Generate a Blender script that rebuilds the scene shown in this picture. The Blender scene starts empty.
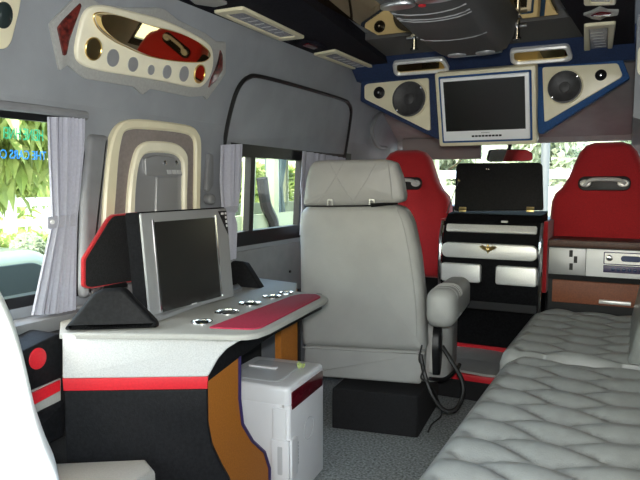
import bpy, bmesh, math, random
from mathutils import Vector, Matrix
random.seed(7)
C = bpy.context.scene.collection
PI = math.pi
# ------------------------------------------------------------------ camera
F = 622.0; PH = math.radians(5.24); TH = math.radians(27.13); CAM = Vector((0, 0, 1.02))
cd = bpy.data.cameras.new('camera'); cam = bpy.data.objects.new('camera', cd); C.objects.link(cam)
cd.sensor_width = 36; cd.lens = F / 640 * 36; cd.clip_start = 0.02; cd.clip_end = 200
cam.location = CAM; cam.rotation_euler = (PI/2 - PH, 0, TH)
bpy.context.scene.camera = cam

def ray(x, y):
    r = (x - 320) / F; u = (240 - y) / F
    fw = math.cos(PH) + u*math.sin(PH); z = -math.sin(PH) + u*math.cos(PH)
    return Vector((-fw*math.sin(TH) + r*math.cos(TH), fw*math.cos(TH) + r*math.sin(TH), z))
def P(x, y, a, v):
    d = ray(x, y); i = 'XYZ'.index(a); return CAM + d*((v - CAM[i]) / d[i])

class Frame:
    """a plane in the van: origin, two axes, W = side facing the cabin"""
    def __init__(s, o, U, V):
        s.o = Vector(o); s.U = Vector(U).normalized(); s.V = Vector(V).normalized(); s.W = s.U.cross(s.V).normalized()
    def w(s, u, v, w=0): return s.o + s.U*u + s.V*v + s.W*w
    def px(s, x, y, off=0):
        d = ray(x, y); t = ((s.o + s.W*off) - CAM).dot(s.W) / d.dot(s.W); q = CAM + d*t - s.o
        return (q.dot(s.U), q.dot(s.V))
    def poly(s, pts, off=0): return [s.px(x, y, off) for x, y in pts]
def FY(y, tilt=0): # faces the rear (-Y)
    return Frame((0, y, 0), (1, 0, 0), (0, math.sin(tilt), math.cos(tilt)))
def FX(x): return Frame((x, 0, 0), (0, 1, 0), (0, 0, 1))   # faces the aisle (+X)
def FZ(z): return Frame((0, 0, z), (1, 0, 0), (0, 1, 0))
def FD(z): return Frame((0, 0, z), (0, 1, 0), (1, 0, 0))   # faces down

# ------------------------------------------------------------------ materials
M = {}
def mat(name, col, rough=.5, metal=0, noise=0, nscale=60, bump=0, bscale=200, spec=.5, coat=0, col2=None, sheen=0):
    m = bpy.data.materials.new(name); m.use_nodes = True; nt = m.node_tree; b = nt.nodes['Principled BSDF']
    b.inputs['Base Color'].default_value = (*col, 1); b.inputs['Roughness'].default_value = rough
    b.inputs['Metallic'].default_value = metal; b.inputs['Specular IOR Level'].default_value = spec
    b.inputs['Coat Weight'].default_value = coat; b.inputs['Sheen Weight'].default_value = sheen
    tc = nt.nodes.new('ShaderNodeTexCoord')
    if noise or col2:
        n = nt.nodes.new('ShaderNodeTexNoise'); n.inputs['Scale'].default_value = nscale; n.inputs['Detail'].default_value = 4
        nt.links.new(tc.outputs['Object'], n.inputs['Vector'])
        r = nt.nodes.new('ShaderNodeValToRGB')
        c2 = col2 or tuple(min(1, c*(1+noise)) for c in col); c1 = col if col2 else tuple(c*(1-noise) for c in col)
        r.color_ramp.elements[0].color = (*c1, 1); r.color_ramp.elements[1].color = (*c2, 1)
        r.color_ramp.elements[0].position = .35; r.color_ramp.elements[1].position = .65
        nt.links.new(n.outputs['Fac'], r.inputs['Fac']); nt.links.new(r.outputs['Color'], b.inputs['Base Color'])
    if bump:
        n2 = nt.nodes.new('ShaderNodeTexNoise'); n2.inputs['Scale'].default_value = bscale; n2.inputs['Detail'].default_value = 3
        nt.links.new(tc.outputs['Object'], n2.inputs['Vector'])
        bp = nt.nodes.new('ShaderNodeBump'); bp.inputs['Strength'].default_value = bump; bp.inputs['Distance'].default_value = .004
        nt.links.new(n2.outputs['Fac'], bp.inputs['Height']); nt.links.new(bp.outputs['Normal'], b.inputs['Normal'])
    M[name] = m; return m
mat('seat_vinyl', (.36, .36, .345), .48, noise=.05, nscale=9, bump=.12, bscale=260)
mat('bench_vinyl', (.25, .258, .245), .36, noise=.06, nscale=30, bump=.18, bscale=300)
mat('headliner', (.265, .28, .30), .8, noise=.07, nscale=7, bump=.15, bscale=300)
mat('lower_wall', (.21, .215, .225), .6, noise=.06, nscale=20, bump=.1)
mat('front_liner', (.30, .288, .285), .8, noise=.06, nscale=12)
mat('cream', (.76, .70, .50), .35, noise=.03, nscale=20)
mat('cream_light', (.84, .79, .61), .35, noise=.03, nscale=20)
mat('plate_grey', (.35, .35, .335), .4, noise=.06, nscale=150)
mat('taupe', (.24, .205, .19), .75, noise=.08, nscale=80)
mat('silver_vinyl', (.62, .62, .61), .40, .1, noise=.1, nscale=350, bump=.2, bscale=500)
mat('counter_vinyl', (.345, .338, .31), .5, noise=.06, nscale=300, bump=.15, bscale=400)
mat('silver', (.74, .74, .72), .36, .3, noise=.05, nscale=200)
mat('tv_silver', (.29, .295, .30), .35, .2)
mat('chrome', (.82, .82, .84), .12, 1)
mat('satin_steel', (.5, .51, .53), .28, 1)
mat('gold', (.75, .55, .22), .28, 1)
mat('brass', (.6, .47, .22), .3, 1)
mat('gold_mirror', (.78, .60, .30), .02, 1)
mat('bronze_mirror', (.78, .56, .24), .03, 1)
mat('dark_mirror', (.55, .47, .33), .03, 1)
mat('rear_mirror', (.7, .72, .7), .03, 1)
mat('black_leather', (.008, .008, .009), .55, noise=.3, nscale=120, bump=.15, bscale=260, spec=.14)
mat('black_carpet', (.009, .009, .010), .95, noise=.5, nscale=250, bump=.5, bscale=400)
mat('black_plastic', (.010, .010, .011), .4, spec=.25)
mat('dark_grey', (.028, .028, .029), .7, spec=.2)
mat('black_matte', (.008, .008, .009), .8, noise=.3, nscale=120, bump=.2, bscale=260, spec=.05)
mat('dark_screen', (.018, .018, .017), .22)
mat('soffit_black', (.010, .010, .015), .8, noise=.3, nscale=90, bump=.2, spec=.1)
mat('navy', (.012, .028, .085), .75, noise=.35, nscale=220, bump=.25)
mat('blue_suede', (.014, .07, .21), .8, noise=.3, nscale=200, bump=.2)
mat('red_trim', (.60, .012, .022), .45, noise=.06, nscale=200)
mat('red_pad', (.33, .014, .045), .8, noise=.12, nscale=200, bump=.2)
mat('red_fabric', (.43, .008, .013), .85, noise=.16, nscale=260, bump=.3, bscale=420, sheen=.3)
mat('deep_red', (.10, .005, .012), .18, coat=.5)
mat('wood_red', (.12, .016, .012), .3, noise=.7, nscale=70, coat=.5)
mat('orange_board', (.36, .12, .012), .6, noise=.12, nscale=220)
mat('rust_board', (.20, .052, .014), .55, noise=.15, nscale=180)
mat('brown_board', (.075, .03, .018), .5, noise=.2, nscale=120)
mat('purple_edge', (.03, .02, .09), .4)
mat('white_plastic', (.76, .755, .76), .34, noise=.015, nscale=8)
mat('lid_grey', (.5, .505, .51), .4)
mat('white_bezel', (.88, .89, .90), .3)
mat('white_leather', (.86, .87, .86), .4, bump=.05)
mat('carpet', (.26, .285, .285), .95, noise=.5, nscale=110, bump=.6, bscale=380)
mat('duct_grey', (.066, .066, .066), .6, noise=.15, nscale=160, bump=.35, bscale=300)
mat('unit_grey', (.33, .335, .345), .3, .3)
mat('speaker_cone', (.035, .035, .037), .5, noise=.3, nscale=40)
mat('curtain', (.46, .465, .54), .85, noise=.05, nscale=150)
mat('gauze_green', (.10, .14, .13), .9)
mat('visor', (.23, .215, .21), .8)
mat('lens', (.30, .30, .34), .25, noise=.3, nscale=130)
mat('dark_glass', (.02, .03, .03), .1)
mat('lcd', (.03, .05, .13), .2)
mat('rubber', (.008, .008, .008), .5)
mat('plant_green', (.42, .5, .18), .6)
mat('letter_blue', (.10, .48, .90), .5)
mat('letter_green', (.10, .62, .42), .5)
mat('label_white', (.7, .7, .7), .5)
mat('leaf_bright', (.24, .33, .07), .5, col2=(.52, .58, .20), nscale=3)
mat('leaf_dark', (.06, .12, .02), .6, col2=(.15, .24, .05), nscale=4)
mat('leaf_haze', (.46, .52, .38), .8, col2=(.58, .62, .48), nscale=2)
mat('bark', (.09, .065, .04), .9, noise=.3, nscale=8)
mat('concrete', (.30, .30, .28), .9, noise=.1, nscale=1.5)
mat('white_paint', (.75, .75, .73), .6)
mat('pale_wall', (.55, .68, .78), .8, noise=.05, nscale=2)
mat('car_green', (.17, .21, .16), .25, coat=.6)
mat('van_pale', (.26, .30, .19), .35, coat=.3)
mat('post_metal', (.12, .13, .13), .5, .3)
def translucent(name, amt):
    m = M[name]; nt = m.node_tree; b = nt.nodes['Principled BSDF']; o = nt.nodes['Material Output']
    t = nt.nodes.new('ShaderNodeBsdfTranslucent'); mx = nt.nodes.new('ShaderNodeMixShader'); mx.inputs[0].default_value = amt
    t.inputs['Color'].default_value = b.inputs['Base Color'].default_value
    if b.inputs['Base Color'].links: nt.links.new(b.inputs['Base Color'].links[0].from_socket, t.inputs['Color'])
    nt.links.new(b.outputs[0], mx.inputs[1]); nt.links.new(t.outputs[0], mx.inputs[2]); nt.links.new(mx.outputs[0], o.inputs['Surface'])
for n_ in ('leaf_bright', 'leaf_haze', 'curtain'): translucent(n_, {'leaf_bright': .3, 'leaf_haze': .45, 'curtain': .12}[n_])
for n_ in ('letter_blue', 'letter_green'): translucent(n_, .6)
def glass(name, tint):
    m = bpy.data.materials.new(name); m.use_nodes = True; nt = m.node_tree; nt.nodes.clear()
    o = nt.nodes.new('ShaderNodeOutputMaterial'); t = nt.nodes.new('ShaderNodeBsdfTransparent'); g = nt.nodes.new('ShaderNodeBsdfGlossy')
    lw = nt.nodes.new('ShaderNodeLayerWeight'); lw.inputs['Blend'].default_value = .5; f = nt.nodes.new('ShaderNodeMath'); f.operation = 'POWER'; f.inputs[1].default_value = 5; nt.links.new(lw.outputs['Facing'], f.inputs[0])
    t.inputs['Color'].default_value = (*tint, 1); g.inputs['Roughness'].default_value = .02
    mx = nt.nodes.new('ShaderNodeMixShader'); nt.links.new(f.outputs[0], mx.inputs[0]); nt.links.new(t.outputs[0], mx.inputs[1])
    nt.links.new(g.outputs[0], mx.inputs[2]); nt.links.new(mx.outputs[0], o.inputs[0]); M[name] = m
glass('window_glass', (.93, .96, .93)); glass('clear_acrylic', (.92, .92, .9))

# ------------------------------------------------------------------ builders
def link(name, bm, m, parent=None, smooth=False, angle=35):
    bmesh.ops.recalc_face_normals(bm, faces=bm.faces)
    me = bpy.data.meshes.new(name); bm.to_mesh(me); bm.free()
    me.materials.append(M[m] if isinstance(m, str) else m)
    if smooth:
        for p in me.polygons: p.use_smooth = True
        me.set_sharp_from_angle(angle=math.radians(angle))
    o = bpy.data.objects.new(name, me); C.objects.link(o)
    if parent is not None:
        o.parent = parent; o.matrix_parent_inverse = parent_world(parent).inverted()
    return o
def parent_world(o):
    m = Matrix.LocRotScale(o.location, o.rotation_euler.to_quaternion(), o.scale)
    if o.parent: m = parent_world(o.parent) @ o.matrix_parent_inverse @ m
    return m
def tag(o, label, cat, group=None):
    o['label'] = label; o['category'] = cat
    if group: o['group'] = group
    return o
def thing(name, label, cat, loc=(0, 0, 0), group=None):
    o = bpy.data.objects.new(name, None); C.objects.link(o); o.location = loc; o.empty_display_size = .05
    return tag(o, label, cat, group)
def struct(o): o['kind'] = 'structure'; return o

def chaikin(pts, n=2):
    for _ in range(n):
        q = []
        for i, a in enumerate(pts):
            b = pts[(i+1) % len(pts)]
            q += [(a[0]*.75+b[0]*.25, a[1]*.75+b[1]*.25), (a[0]*.25+b[0]*.75, a[1]*.25+b[1]*.75)]
        pts = q
    return pts
def rrect(u0, u1, v0, v1, r, n=5):
    if u0 > u1: u0, u1 = u1, u0
    if v0 > v1: v0, v1 = v1, v0
    r = min(r, (u1-u0)/2*.98, (v1-v0)/2*.98); out = []
    for cx, cy, a in ((u1-r, v1-r, 0), (u0+r, v1-r, 90), (u0+r, v0+r, 180), (u1-r, v0+r, 270)):
        for k in range(n+1):
            t = math.radians(a + 90*k/n); out.append((cx + r*math.cos(t), cy + r*math.sin(t)))
    return out
def circle(cx, cy, r, n=28, ry=None): 
    ry = ry or r
    return [(cx + r*math.cos(2*PI*k/n), cy + ry*math.sin(2*PI*k/n)) for k in range(n)]
def roundpoly(pts, r, n=4):
    out = []; N = len(pts)
    for i in range(N):
        p = Vector(pts[i]); a = Vector(pts[i-1]); b = Vector(pts[(i+1) % N])
        da = (a-p); db = (b-p); rr = min(r, da.length*.45, db.length*.45)
        s = p + da.normalized()*rr; e = p + db.normalized()*rr
        for k in range(n+1):
            t = k/n; q = s*(1-t)**2 + p*2*t*(1-t) + e*t*t; out.append((q.x, q.y))
    return out
def ccw(pts):
    a = sum(pts[i-1][0]*pts[i][1] - pts[i][0]*pts[i-1][1] for i in range(len(pts)))
    return pts if a > 0 else pts[::-1]
def inset(pts, d):
    if d == 0: return pts
    out = []; N = len(pts)
    for i in range(N):
        p = Vector(pts[i]); a = (p - Vector(pts[i-1])); b = (Vector(pts[(i+1) % N]) - p)
        if a.length < 1e-9: a = b
        if b.length < 1e-9: b = a
        a.normalize(); b.normalize()
        n = Vector((-a.y, a.x)) + Vector((-b.y, b.x))
        if n.length < 1e-6: n = Vector((-a.y, a.x))
        n.normalize(); c = max(.55, n.dot(Vector((-a.y, a.x))))
        q = p + n*(d/c); out.append((q.x, q.y))
    return out
def pad(bm, fr, pts, t, r=0, seg=3, dome=0, dseg=5, back=0, w0=0):
    """outline extruded: front at w0 (towards the cabin), back at w0 - t, rounded front edge, domed front"""
    pts = ccw(pts); rings = []
    N = len(pts)
    if back:
        for k in range(seg):
            a = k/seg*PI/2; rings.append((inset(pts, back*(1-math.sin(a))), w0-t+back*(1-math.cos(a))))
        rings.append((pts, w0-t+back))
    else: rings.append((pts, w0-t))
    if r:
        for k in range(seg+1):
            a = k/seg*PI/2; rings.append((inset(pts, r*(1-math.cos(a))), w0-r+r*math.sin(a)))
    else: rings.append((pts, w0))
    if dome:
        base = rings[-1][0]; cx = sum(p[0] for p in base)/N; cy = sum(p[1] for p in base)/N
        for k in range(1, dseg):
            s = 1-k/dseg; rings.append(([(cx+(p[0]-cx)*s, cy+(p[1]-cy)*s) for p in base], w0+dome*(1-s**2.2)))
    vr = [[bm.verts.new(fr.w(p[0], p[1], w)) for p in pp] for pp, w in rings]
    for A, B in zip(vr, vr[1:]):
        for i in range(N): bm.faces.new((A[i-1], A[i], B[i], B[i-1]))
    bm.faces.new(vr[0][::-1])
    if dome:
        c = bm.verts.new(fr.w(cx, cy, w0+dome))
        for i in range(N): bm.faces.new((vr[-1][i-1], vr[-1][i], c))
    else: bm.faces.new(vr[-1])
    return bm
def ring(bm, fr, outer, inner, t, w0=0, r=0):
    """frame between two outlines with the same number of points"""
    outer = ccw(outer); inner = ccw(inner); N = len(outer)
    L = [(outer, w0-t), (outer, w0-r), (inset(outer, r), w0), (inset(inner, -r), w0), (inner, w0-r), (inner, w0-t)]
    vr = [[bm.verts.new(fr.w(p[0], p[1], w)) for p in pp] for pp, w in L]
    for k in range(6):
        A = vr[k]; B = vr[(k+1) % 6]
        for i in range(N):
            try: bm.faces.new((A[i-1], A[i], B[i], B[i-1]))
            except ValueError: pass
    return bm
def box(bm, x0, x1, y0, y1, z0, z1, r=0, seg=2):
    vs = [bm.verts.new((x, y, z)) for x in (x0, x1) for y in (y0, y1) for z in (z0, z1)]
    fs = [bm.faces.new([vs[i] for i in f]) for f in ((0,1,3,2),(4,6,7,5),(0,4,5,1),(2,3,7,6),(0,2,6,4),(1,5,7,3))]
    bmesh.ops.recalc_face_normals(bm, faces=fs)
    if r:
        es = list({e for f in fs for e in f.edges})
        bmesh.ops.bevel(bm, geom=es, offset=r, segments=seg, affect='EDGES', profile=.6)
    return bm
def tube(bm, pts, r, n=8, cap=True):
    pts = [Vector(p) for p in pts]; rs = r if isinstance(r, (list, tuple)) else [r]*len(pts); rows = []
    up = Vector((0, 0, 1)); t0 = (pts[1]-pts[0]).normalized()
    if abs(t0.dot(up)) > .9: up = Vector((0, 1, 0))
    x = t0.cross(up).normalized()
    for i, p in enumerate(pts):
        t = (pts[min(i+1, len(pts)-1)] - pts[max(i-1, 0)]).normalized()
        x = (x - t*x.dot(t)).normalized(); y = t.cross(x)
        rows.append([bm.verts.new(p + (x*math.cos(2*PI*k/n) + y*math.sin(2*PI*k/n))*rs[i]) for k in range(n)])
    for A, B in zip(rows, rows[1:]):
        for k in range(n): bm.faces.new((A[k-1], A[k], B[k], B[k-1]))
    if cap: bm.faces.new(rows[0][::-1]); bm.faces.new(rows[-1])
    return bm
def lathe(bm, fr, cu, cv, prof, n=28):
    """profile (radius, w) turned about the frame's W axis through (cu, cv)"""
    rows = []
    for r, w in prof:
        if r < 1e-6: rows.append([bm.verts.new(fr.w(cu, cv, w))])
        else: rows.append([bm.verts.new(fr.w(cu+r*math.cos(2*PI*k/n), cv+r*math.sin(2*PI*k/n), w)) for k in range(n)])
    for A, B in zip(rows, rows[1:]):
        for k in range(n):
            if len(A) == 1 and len(B) == 1: continue
            if len(A) == 1: bm.faces.new((A[0], B[k], B[k-1]))
            elif len(B) == 1: bm.faces.new((A[k-1], A[k], B[0]))
            else: bm.faces.new((A[k-1], A[k], B[k], B[k-1]))
    return bm
def spline(pts, n=8):
    pts = [Vector(p) for p in pts]; out = []
    for i in range(len(pts)-1):
        a = pts[max(i-1, 0)]; b = pts[i]; c = pts[i+1]; d = pts[min(i+2, len(pts)-1)]
        for k in range(n):
            t = k/n
            out.append(.5*((2*b) + (c-a)*t + (2*a-5*b+4*c-d)*t*t + (3*b-a-3*c+d)*t**3))
    return out + [pts[-1]]
NB = bmesh.new
def padded(name, fr, pts, t, m, parent=None, r=0, dome=0, back=0, w0=0, seg=3):
    bm = NB(); pad(bm, fr, pts, t, r, seg, dome, 5, back, w0); return link(name, bm, m, parent, True)
def boxed(name, m, parent, *a, r=0): 
    bm = NB(); box(bm, *a, r=r); return link(name, bm, m, parent, bool(r))
def text(name, s, fr, u, v, size, m, parent, flip=False, w=.001, ext=.0006, align='LEFT', squash=1):
    cu = bpy.data.curves.new('lettering', 'FONT'); cu.body = s; cu.size = size; cu.extrude = ext; cu.align_x = align
    tmp = bpy.data.objects.new('lettering', cu); me = bpy.data.meshes.new_from_object(tmp); bpy.data.objects.remove(tmp)
    sx = (-1 if flip else 1)*squash
    for vv in me.vertices: vv.co = fr.w(u + vv.co.x*sx, v + vv.co.y, w + vv.co.z)
    me.materials.clear(); me.materials.append(M[m])
    o = bpy.data.objects.new(name, me); C.objects.link(o)
    if parent: o.parent = parent; o.matrix_parent_inverse = parent_world(parent).inverted()
    return o

# ================================================================== THE SHELL
WL = [(-1.45, 0), (-1.45, .70), (-1.425, 1.18), (-1.42, 1.24), (-1.32, 1.62)]   # left wall profile (x, z)
WR = [(.215, 0), (.215, .70), (.19, 1.18), (.165, 1.24), (0.0, 1.62)]
def wx(prof, z):
    for (x0, z0), (x1, z1) in zip(prof, prof[1:]):
        if z <= z1: return x0 + (x1-x0)*(z-z0)/(z1-z0)
    return prof[-1][0]
def side_wall(prof, openings, y0, y1, out):
    bm = NB(); ys = sorted({y0, y1, *[o[0] for o in openings], *[o[1] for o in openings]})
    zs = sorted({z for _, z in prof} | {z for o in openings for z in o[2:]})
    for a, b in zip(ys, ys[1:]):
        for z0, z1 in zip(zs, zs[1:]):
            if any(o[0] <= a and b <= o[1] and o[2] <= z0 and z1 <= o[3] for o in openings): continue
            x0, x1 = wx(prof, z0), wx(prof, z1)
            V = [bm.verts.new(p) for p in ((x0, a, z0), (x0, b, z0), (x1, b, z1), (x1, a, z1), (x0+out, a, z0), (x0+out, b, z0), (x1+out, b, z1), (x1+out, a, z1))]
            for f in ((0,1,2,3), (7,6,5,4), (0,4,5,1), (1,5,6,2), (2,6,7,3), (3,7,4,0)): bm.faces.new([V[i] for i in f])
    bmesh.ops.remove_doubles(bm, verts=bm.verts, dist=1e-5)
    return bm
OPL = [(.10, 1.30, .69, 1.203), (2.02, 3.16, .76, 1.18), (3.36, 4.15, .80, 1.13)]
OPR = [(-.85, 1.25, .72, 1.18), (3.36, 4.15, .80, 1.13)]
struct(link('wall_left', side_wall(WL, OPL, -1.0, 4.3, -.04), 'headliner'))
struct(link('wall_right', side_wall(WR, OPR, -1.0, 4.3, .04), 'headliner'))
bm = NB(); box(bm, -1.49, .26, -1.0, 4.3, -.05, 0); struct(link('floor', bm, 'carpet'))
bm = NB(); box(bm, -1.36, .04, -1.0, 2.95, 1.655, 1.70); struct(link('ceiling', bm, 'headliner'))
# rear wall with the tailgate window
bm = NB(); box(bm, -1.49, .26, -1.04, -1.0, 0, .75); box(bm, -1.49, .26, -1.04, -1.0, 1.45, 1.70)
box(bm, -1.49, -1.30, -1.04, -1.0, .75, 1.45); box(bm, .02, .26, -1.04, -1.0, .75, 1.45); struct(link('wall_back', bm, 'headliner'))
bm = NB(); box(bm, -1.30, .02, -1.03, -1.02, .75, 1.45); struct(link('window_4', bm, 'window_glass'))
# front headliner slope, windscreen surround, dashboard
bm = NB()
for (ya, za), (yb, zb) in (((2.95, 1.66), (3.3, 1.50)), ((3.3, 1.50), (3.9, 1.27))):
    V = [bm.verts.new(p) for p in ((-1.42, ya, za), (.10, ya, za), (.10, yb, zb), (-1.42, yb, zb), (-1.42, ya, za+.05), (.10, ya, za+.05), (.10, yb, zb+.05), (-1.42, yb, zb+.05))]
    for f in ((0,1,2,3), (7,6,5,4), (0,4,5,1), (1,5,6,2), (2,6,7,3), (3,7,4,0)): bm.faces.new([V[i] for i in f])
box(bm, -1.42, .10, 3.86, 3.92, 1.255, 1.30, .012); struct(link('ceiling_front', bm, 'front_liner'))
bm = NB(); tube(bm, [(-1.43, 3.88, 1.28), (-1.45, 4.35, .80)], .035); tube(bm, [(.12, 3.88, 1.28), (.16, 4.35, .80)], .035); struct(link('trim_5', bm, 'front_liner', smooth=True))
bm = NB(); V = [bm.verts.new(p) for p in ((-1.44, 4.36, .82), (.15, 4.36, .82), (.11, 3.90, 1.27), (-1.42, 3.90, 1.27))]; bm.faces.new(V)
bmesh.ops.solidify(bm, geom=bm.faces[:], thickness=.006); struct(link('window_5', bm, 'window_glass'))
bm = NB(); box(bm, -1.49, .26, 4.3, 4.36, -.05, .80); struct(link('wall_front', bm, 'black_plastic'))
t = thing('dashboard', 'black dashboard under the windscreen ahead of the red seats', 'dashboard', (-.65, 4.1, .6))
bm = NB(); box(bm, -1.44, .14, 3.95, 4.29, .55, .80, .03); link('dash_body', bm, 'black_plastic', t, True)
bm = NB(); box(bm, -1.40, -.75, 3.90, 4.1, .78, .88, .03); link('instrument_hood', bm, 'black_plastic', t, True)

# windows with black frames
def side_window(name, prof, op, side, mid, band_top=.035, band_bot=.05):
    y0, y1, z0, z1 = op
    fr = Frame((wx(prof, z0), 0, z0), (0, 1, 0), (wx(prof, z1)-wx(prof, z0), 0, z1-z0)); h = math.hypot(wx(prof, z1)-wx(prof, z0), z1-z0)
    g = NB(); pad(g, fr, [(y0, 0), (y1, 0), (y1, h), (y0, h)], .005, w0=-.018*side)
    root = struct(link(name, g, 'window_glass'))
    f = NB()
    for a in ([(y0, h-band_top), (y1, h-band_top), (y1, h), (y0, h)], [(y0, 0), (y1, 0), (y1, band_bot), (y0, band_bot)],
              [(y0, 0), (y0+.03, 0), (y0+.03, h), (y0, h)], [(y1-.03, 0), (y1, 0), (y1, h), (y1-.03, h)]):
        pad(f, fr, a, .03, w0=.0 if side > 0 else .03)
    link('window_frame', f, 'black_plastic', root)
    for m_ in mid:
        f = NB(); pad(f, fr, [(m_-.016, band_bot), (m_+.016, band_bot), (m_+.016, h-band_top), (m_-.016, h-band_top)], .03, w0=-.002 if side > 0 else .028)
        link('sash_bar', f, 'black_plastic', root)
    return root, fr, h
w1, f1, h1 = side_window('window_1', WL, OPL[0], 1, [], .02, .03)
w2, f2, h2 = side_window('window_2', WL, OPL[1], 1, [2.185, 2.61], .055, .06)
side_window('window_3', WL, OPL[2], 1, [])
side_window('window_6', WR, OPR[0], -1, [.2]); side_window('window_7', WR, OPR[1], -1, [])
u, v = f1.px(48.5, 160.2); sz = .033
text('lettering', 'THE CARS CO', f1, u+.006, v, sz, 'letter_blue', w1, flip=True, w=-.017, squash=.74)
u, v = f1.px(48, 141.5); text('lettering', 'HEINE HNEI', f1, u, v, .044, 'letter_green', w1, flip=True, w=-.017, squash=.52)
# ledge under the rear window, lower wall skins
bm = NB(); box(bm, -1.45, -1.37, -.5, 1.36, .62, .665, .01); struct(link('trim_1', bm, 'lower_wall', smooth=True))
bm = NB(); box(bm, -1.45, -1.437, 1.36, 3.3, .30, .742, .005)
struct(link('trim_2', bm, 'lower_wall', smooth=True))
bm = NB()
for x, y in ((263, 281), (289.5, 271.5)):
    q = P(x, y, 'X', -1.436); tube(bm, [q, q+Vector((.006, 0, 0))], .006)
struct(link('trim_9', bm, 'black_plastic'))
# padded headliner panel over the front side window with a black rubber seal
wall_t = Frame((-1.42, 0, 1.24), (0, 1, 0), (.10, 0, .38))
AL = math.atan2(.10, .38)
pan = thing('side_headliner_panel', 'large grey padded panel with black rubber edge above the left sliding windows', 'panel', (-1.4, 2.5, 1.2))
pts = wall_t.poly([(222, 143), (226, 120), (232, 97), (238, 84), (246, 77), (258, 76), (300, 87), (340, 99), (347, 104), (349, 112), (346, 135), (342, 158)])
padded('cushion_panel', wall_t, roundpoly(pts, .02), .03, 'headliner', pan, r=.012, w0=.012)
seal = [wall_t.w(*wall_t.px(x, y), .012) for x, y in ((214, 200), (218, 172), (222, 143), (226, 120), (232, 97), (238, 84), (246, 77), (258, 76), (300, 87), (340, 99), (347, 104), (349, 112), (346, 135), (342, 160))]
bm = NB(); tube(bm, spline(seal, 4), .009, 6); link('rubber_seal', bm, 'rubber', pan, True)
# soffits along both roof edges
def soffit(name, outer, inner, z0, z1):
    bm = NB(); rows = []
    for (xo, xi, y) in zip(outer, inner, (-1.0, 1.4, 2.95)):
        rows.append([bm.verts.new(p) for p in ((xo, y, z0), (xi, y, z1), (xi, y, 1.655), (xo, y, 1.655))])
    for A, B in zip(rows, rows[1:]):
        for k in range(4): bm.faces.new((A[k-1], A[k], B[k], B[k-1]))
    bm.faces.new(rows[0]); bm.faces.new(rows[-1][::-1])
    struct(link(name, bm, 'soffit_black'))
soffit('trim_3', (-1.325, -1.325, -1.325), (-.90, -.93, -1.12), 1.596, 1.598)
soffit('trim_4', (-.03, -.03, -.045), (-.30, -.28, -.21), 1.588, 1.590)
# grey strip behind the mirror ceiling and navy slope
bm = NB(); box(bm, -1.12, -.21, 2.50, 2.86, 1.625, 1.655); struct(link('trim_6', bm, 'duct_grey'))
slope = Frame((0, 2.86, 1.625), (1, 0, 0), (0, -.12, .10))
bm = NB(); V = [(2.85, 1.63), (2.97, 1.535), (3.02, 1.535), (3.02, 1.655), (2.85, 1.655)]
A = [bm.verts.new((-1.31, y, z)) for y, z in V]; B = [bm.verts.new((-.04, y, z)) for y, z in V]
for k in range(5): bm.faces.new((A[k-1], A[k], B[k], B[k-1]))
bm.faces.new(A); bm.faces.new(B[::-1]); box(bm, -1.22, -.12, 3.011, 3.04, 1.47, 1.54); struct(link('trim_7', bm, 'navy'))
bm = NB(); rows = []
for y, x_, za, zb in ((2.47, -.031, 1.20, 1.60), (2.94, -.036, 1.20, 1.60), (3.3, -.042, 1.18, 1.53), (3.88, -.052, 1.10, 1.30)):
    rows.append([bm.verts.new(p) for p in ((x_, y, za+.05), (x_, y, zb), (.10, y, zb), (.10, y, za))])
for A, B in zip(rows, rows[1:]):
    for k in range(4): bm.faces.new((A[k-1], A[k], B[k], B[k-1]))
bm.faces.new(rows[0]); bm.faces.new(rows[-1][::-1]); struct(link('trim_11', bm, 'headliner'))
t = thing('pillar_mirror', 'cream framed little gold mirror on the pillar at the right edge below the soffit', 'mirror', (0, 2.46, 1.385))
fr = FY(2.47)
padded('cream_panel', fr, rrect(-.026, .06, 1.385, 1.50, .03), .010, 'cream_light', t, r=.003, w0=.010)
padded('mirror_glass', fr, rrect(-.006, .045, 1.41, 1.475, .02), .003, 'gold_mirror', t, w0=.0115)

# ================================================================== CEILING THINGS
bm = NB(); box(bm, -1.0, -.66, -.6, 2.49, 1.632, 1.652, .004)
# a cut-out matching the soffit's slant
m1 = link('ceiling_mirror', bm, 'bronze_mirror'); tag(m1, 'bronze tinted mirror strip on the ceiling left of the central air duct', 'mirror', 'ceiling mirrors')
bm = NB(); box(bm, -.42, -.29, -.6, 2.49, 1.632, 1.652, .004)
m2 = link('ceiling_mirror', bm, 'bronze_mirror'); tag(m2, 'bronze tinted mirror strip on the ceiling right of the central air duct', 'mirror', 'ceiling mirrors')
# central duct
du = thing('overhead_air_duct', 'grey ribbed vinyl air duct hanging along the middle of the ceiling', 'duct', (-.54, 1.9, 1.65))
bm = NB(); secs = []
spec = [(-.5, -.52, .122, 1.505), (1.0, -.525, .122, 1.498), (1.7, -.543, .126, 1.496), (2.0, -.563, .130, 1.494), (2.25, -.577, .132, 1.494), (2.40, -.584, .130, 1.500), (2.50, -.588, .122, 1.522), (2.56, -.59, .108, 1.56), (2.585, -.592, .09, 1.622)]
for y, cx, hw, zb in spec:
    pr = [(-hw-.012, 1.65), (-hw-.004, zb+.05), (-hw+.01, zb+.014), (-hw+.035, zb+.003), (0, zb), (hw-.035, zb+.003), (hw-.01, zb+.014), (hw+.008, zb+.05), (hw+.03, 1.65)]
    secs.append([bm.verts.new((cx+a, y, min(z, 1.651 if y < 2.49 else 1.626))) for a, z in pr])
for A, B in zip(secs, secs[1:]):
    for k in range(8): bm.faces.new((A[k], A[k+1], B[k+1], B[k]))
bm.faces.new(secs[0]); bm.faces.new(secs[-1][::-1]); link('duct_body', bm, 'duct_grey', du, True, 60)
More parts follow.
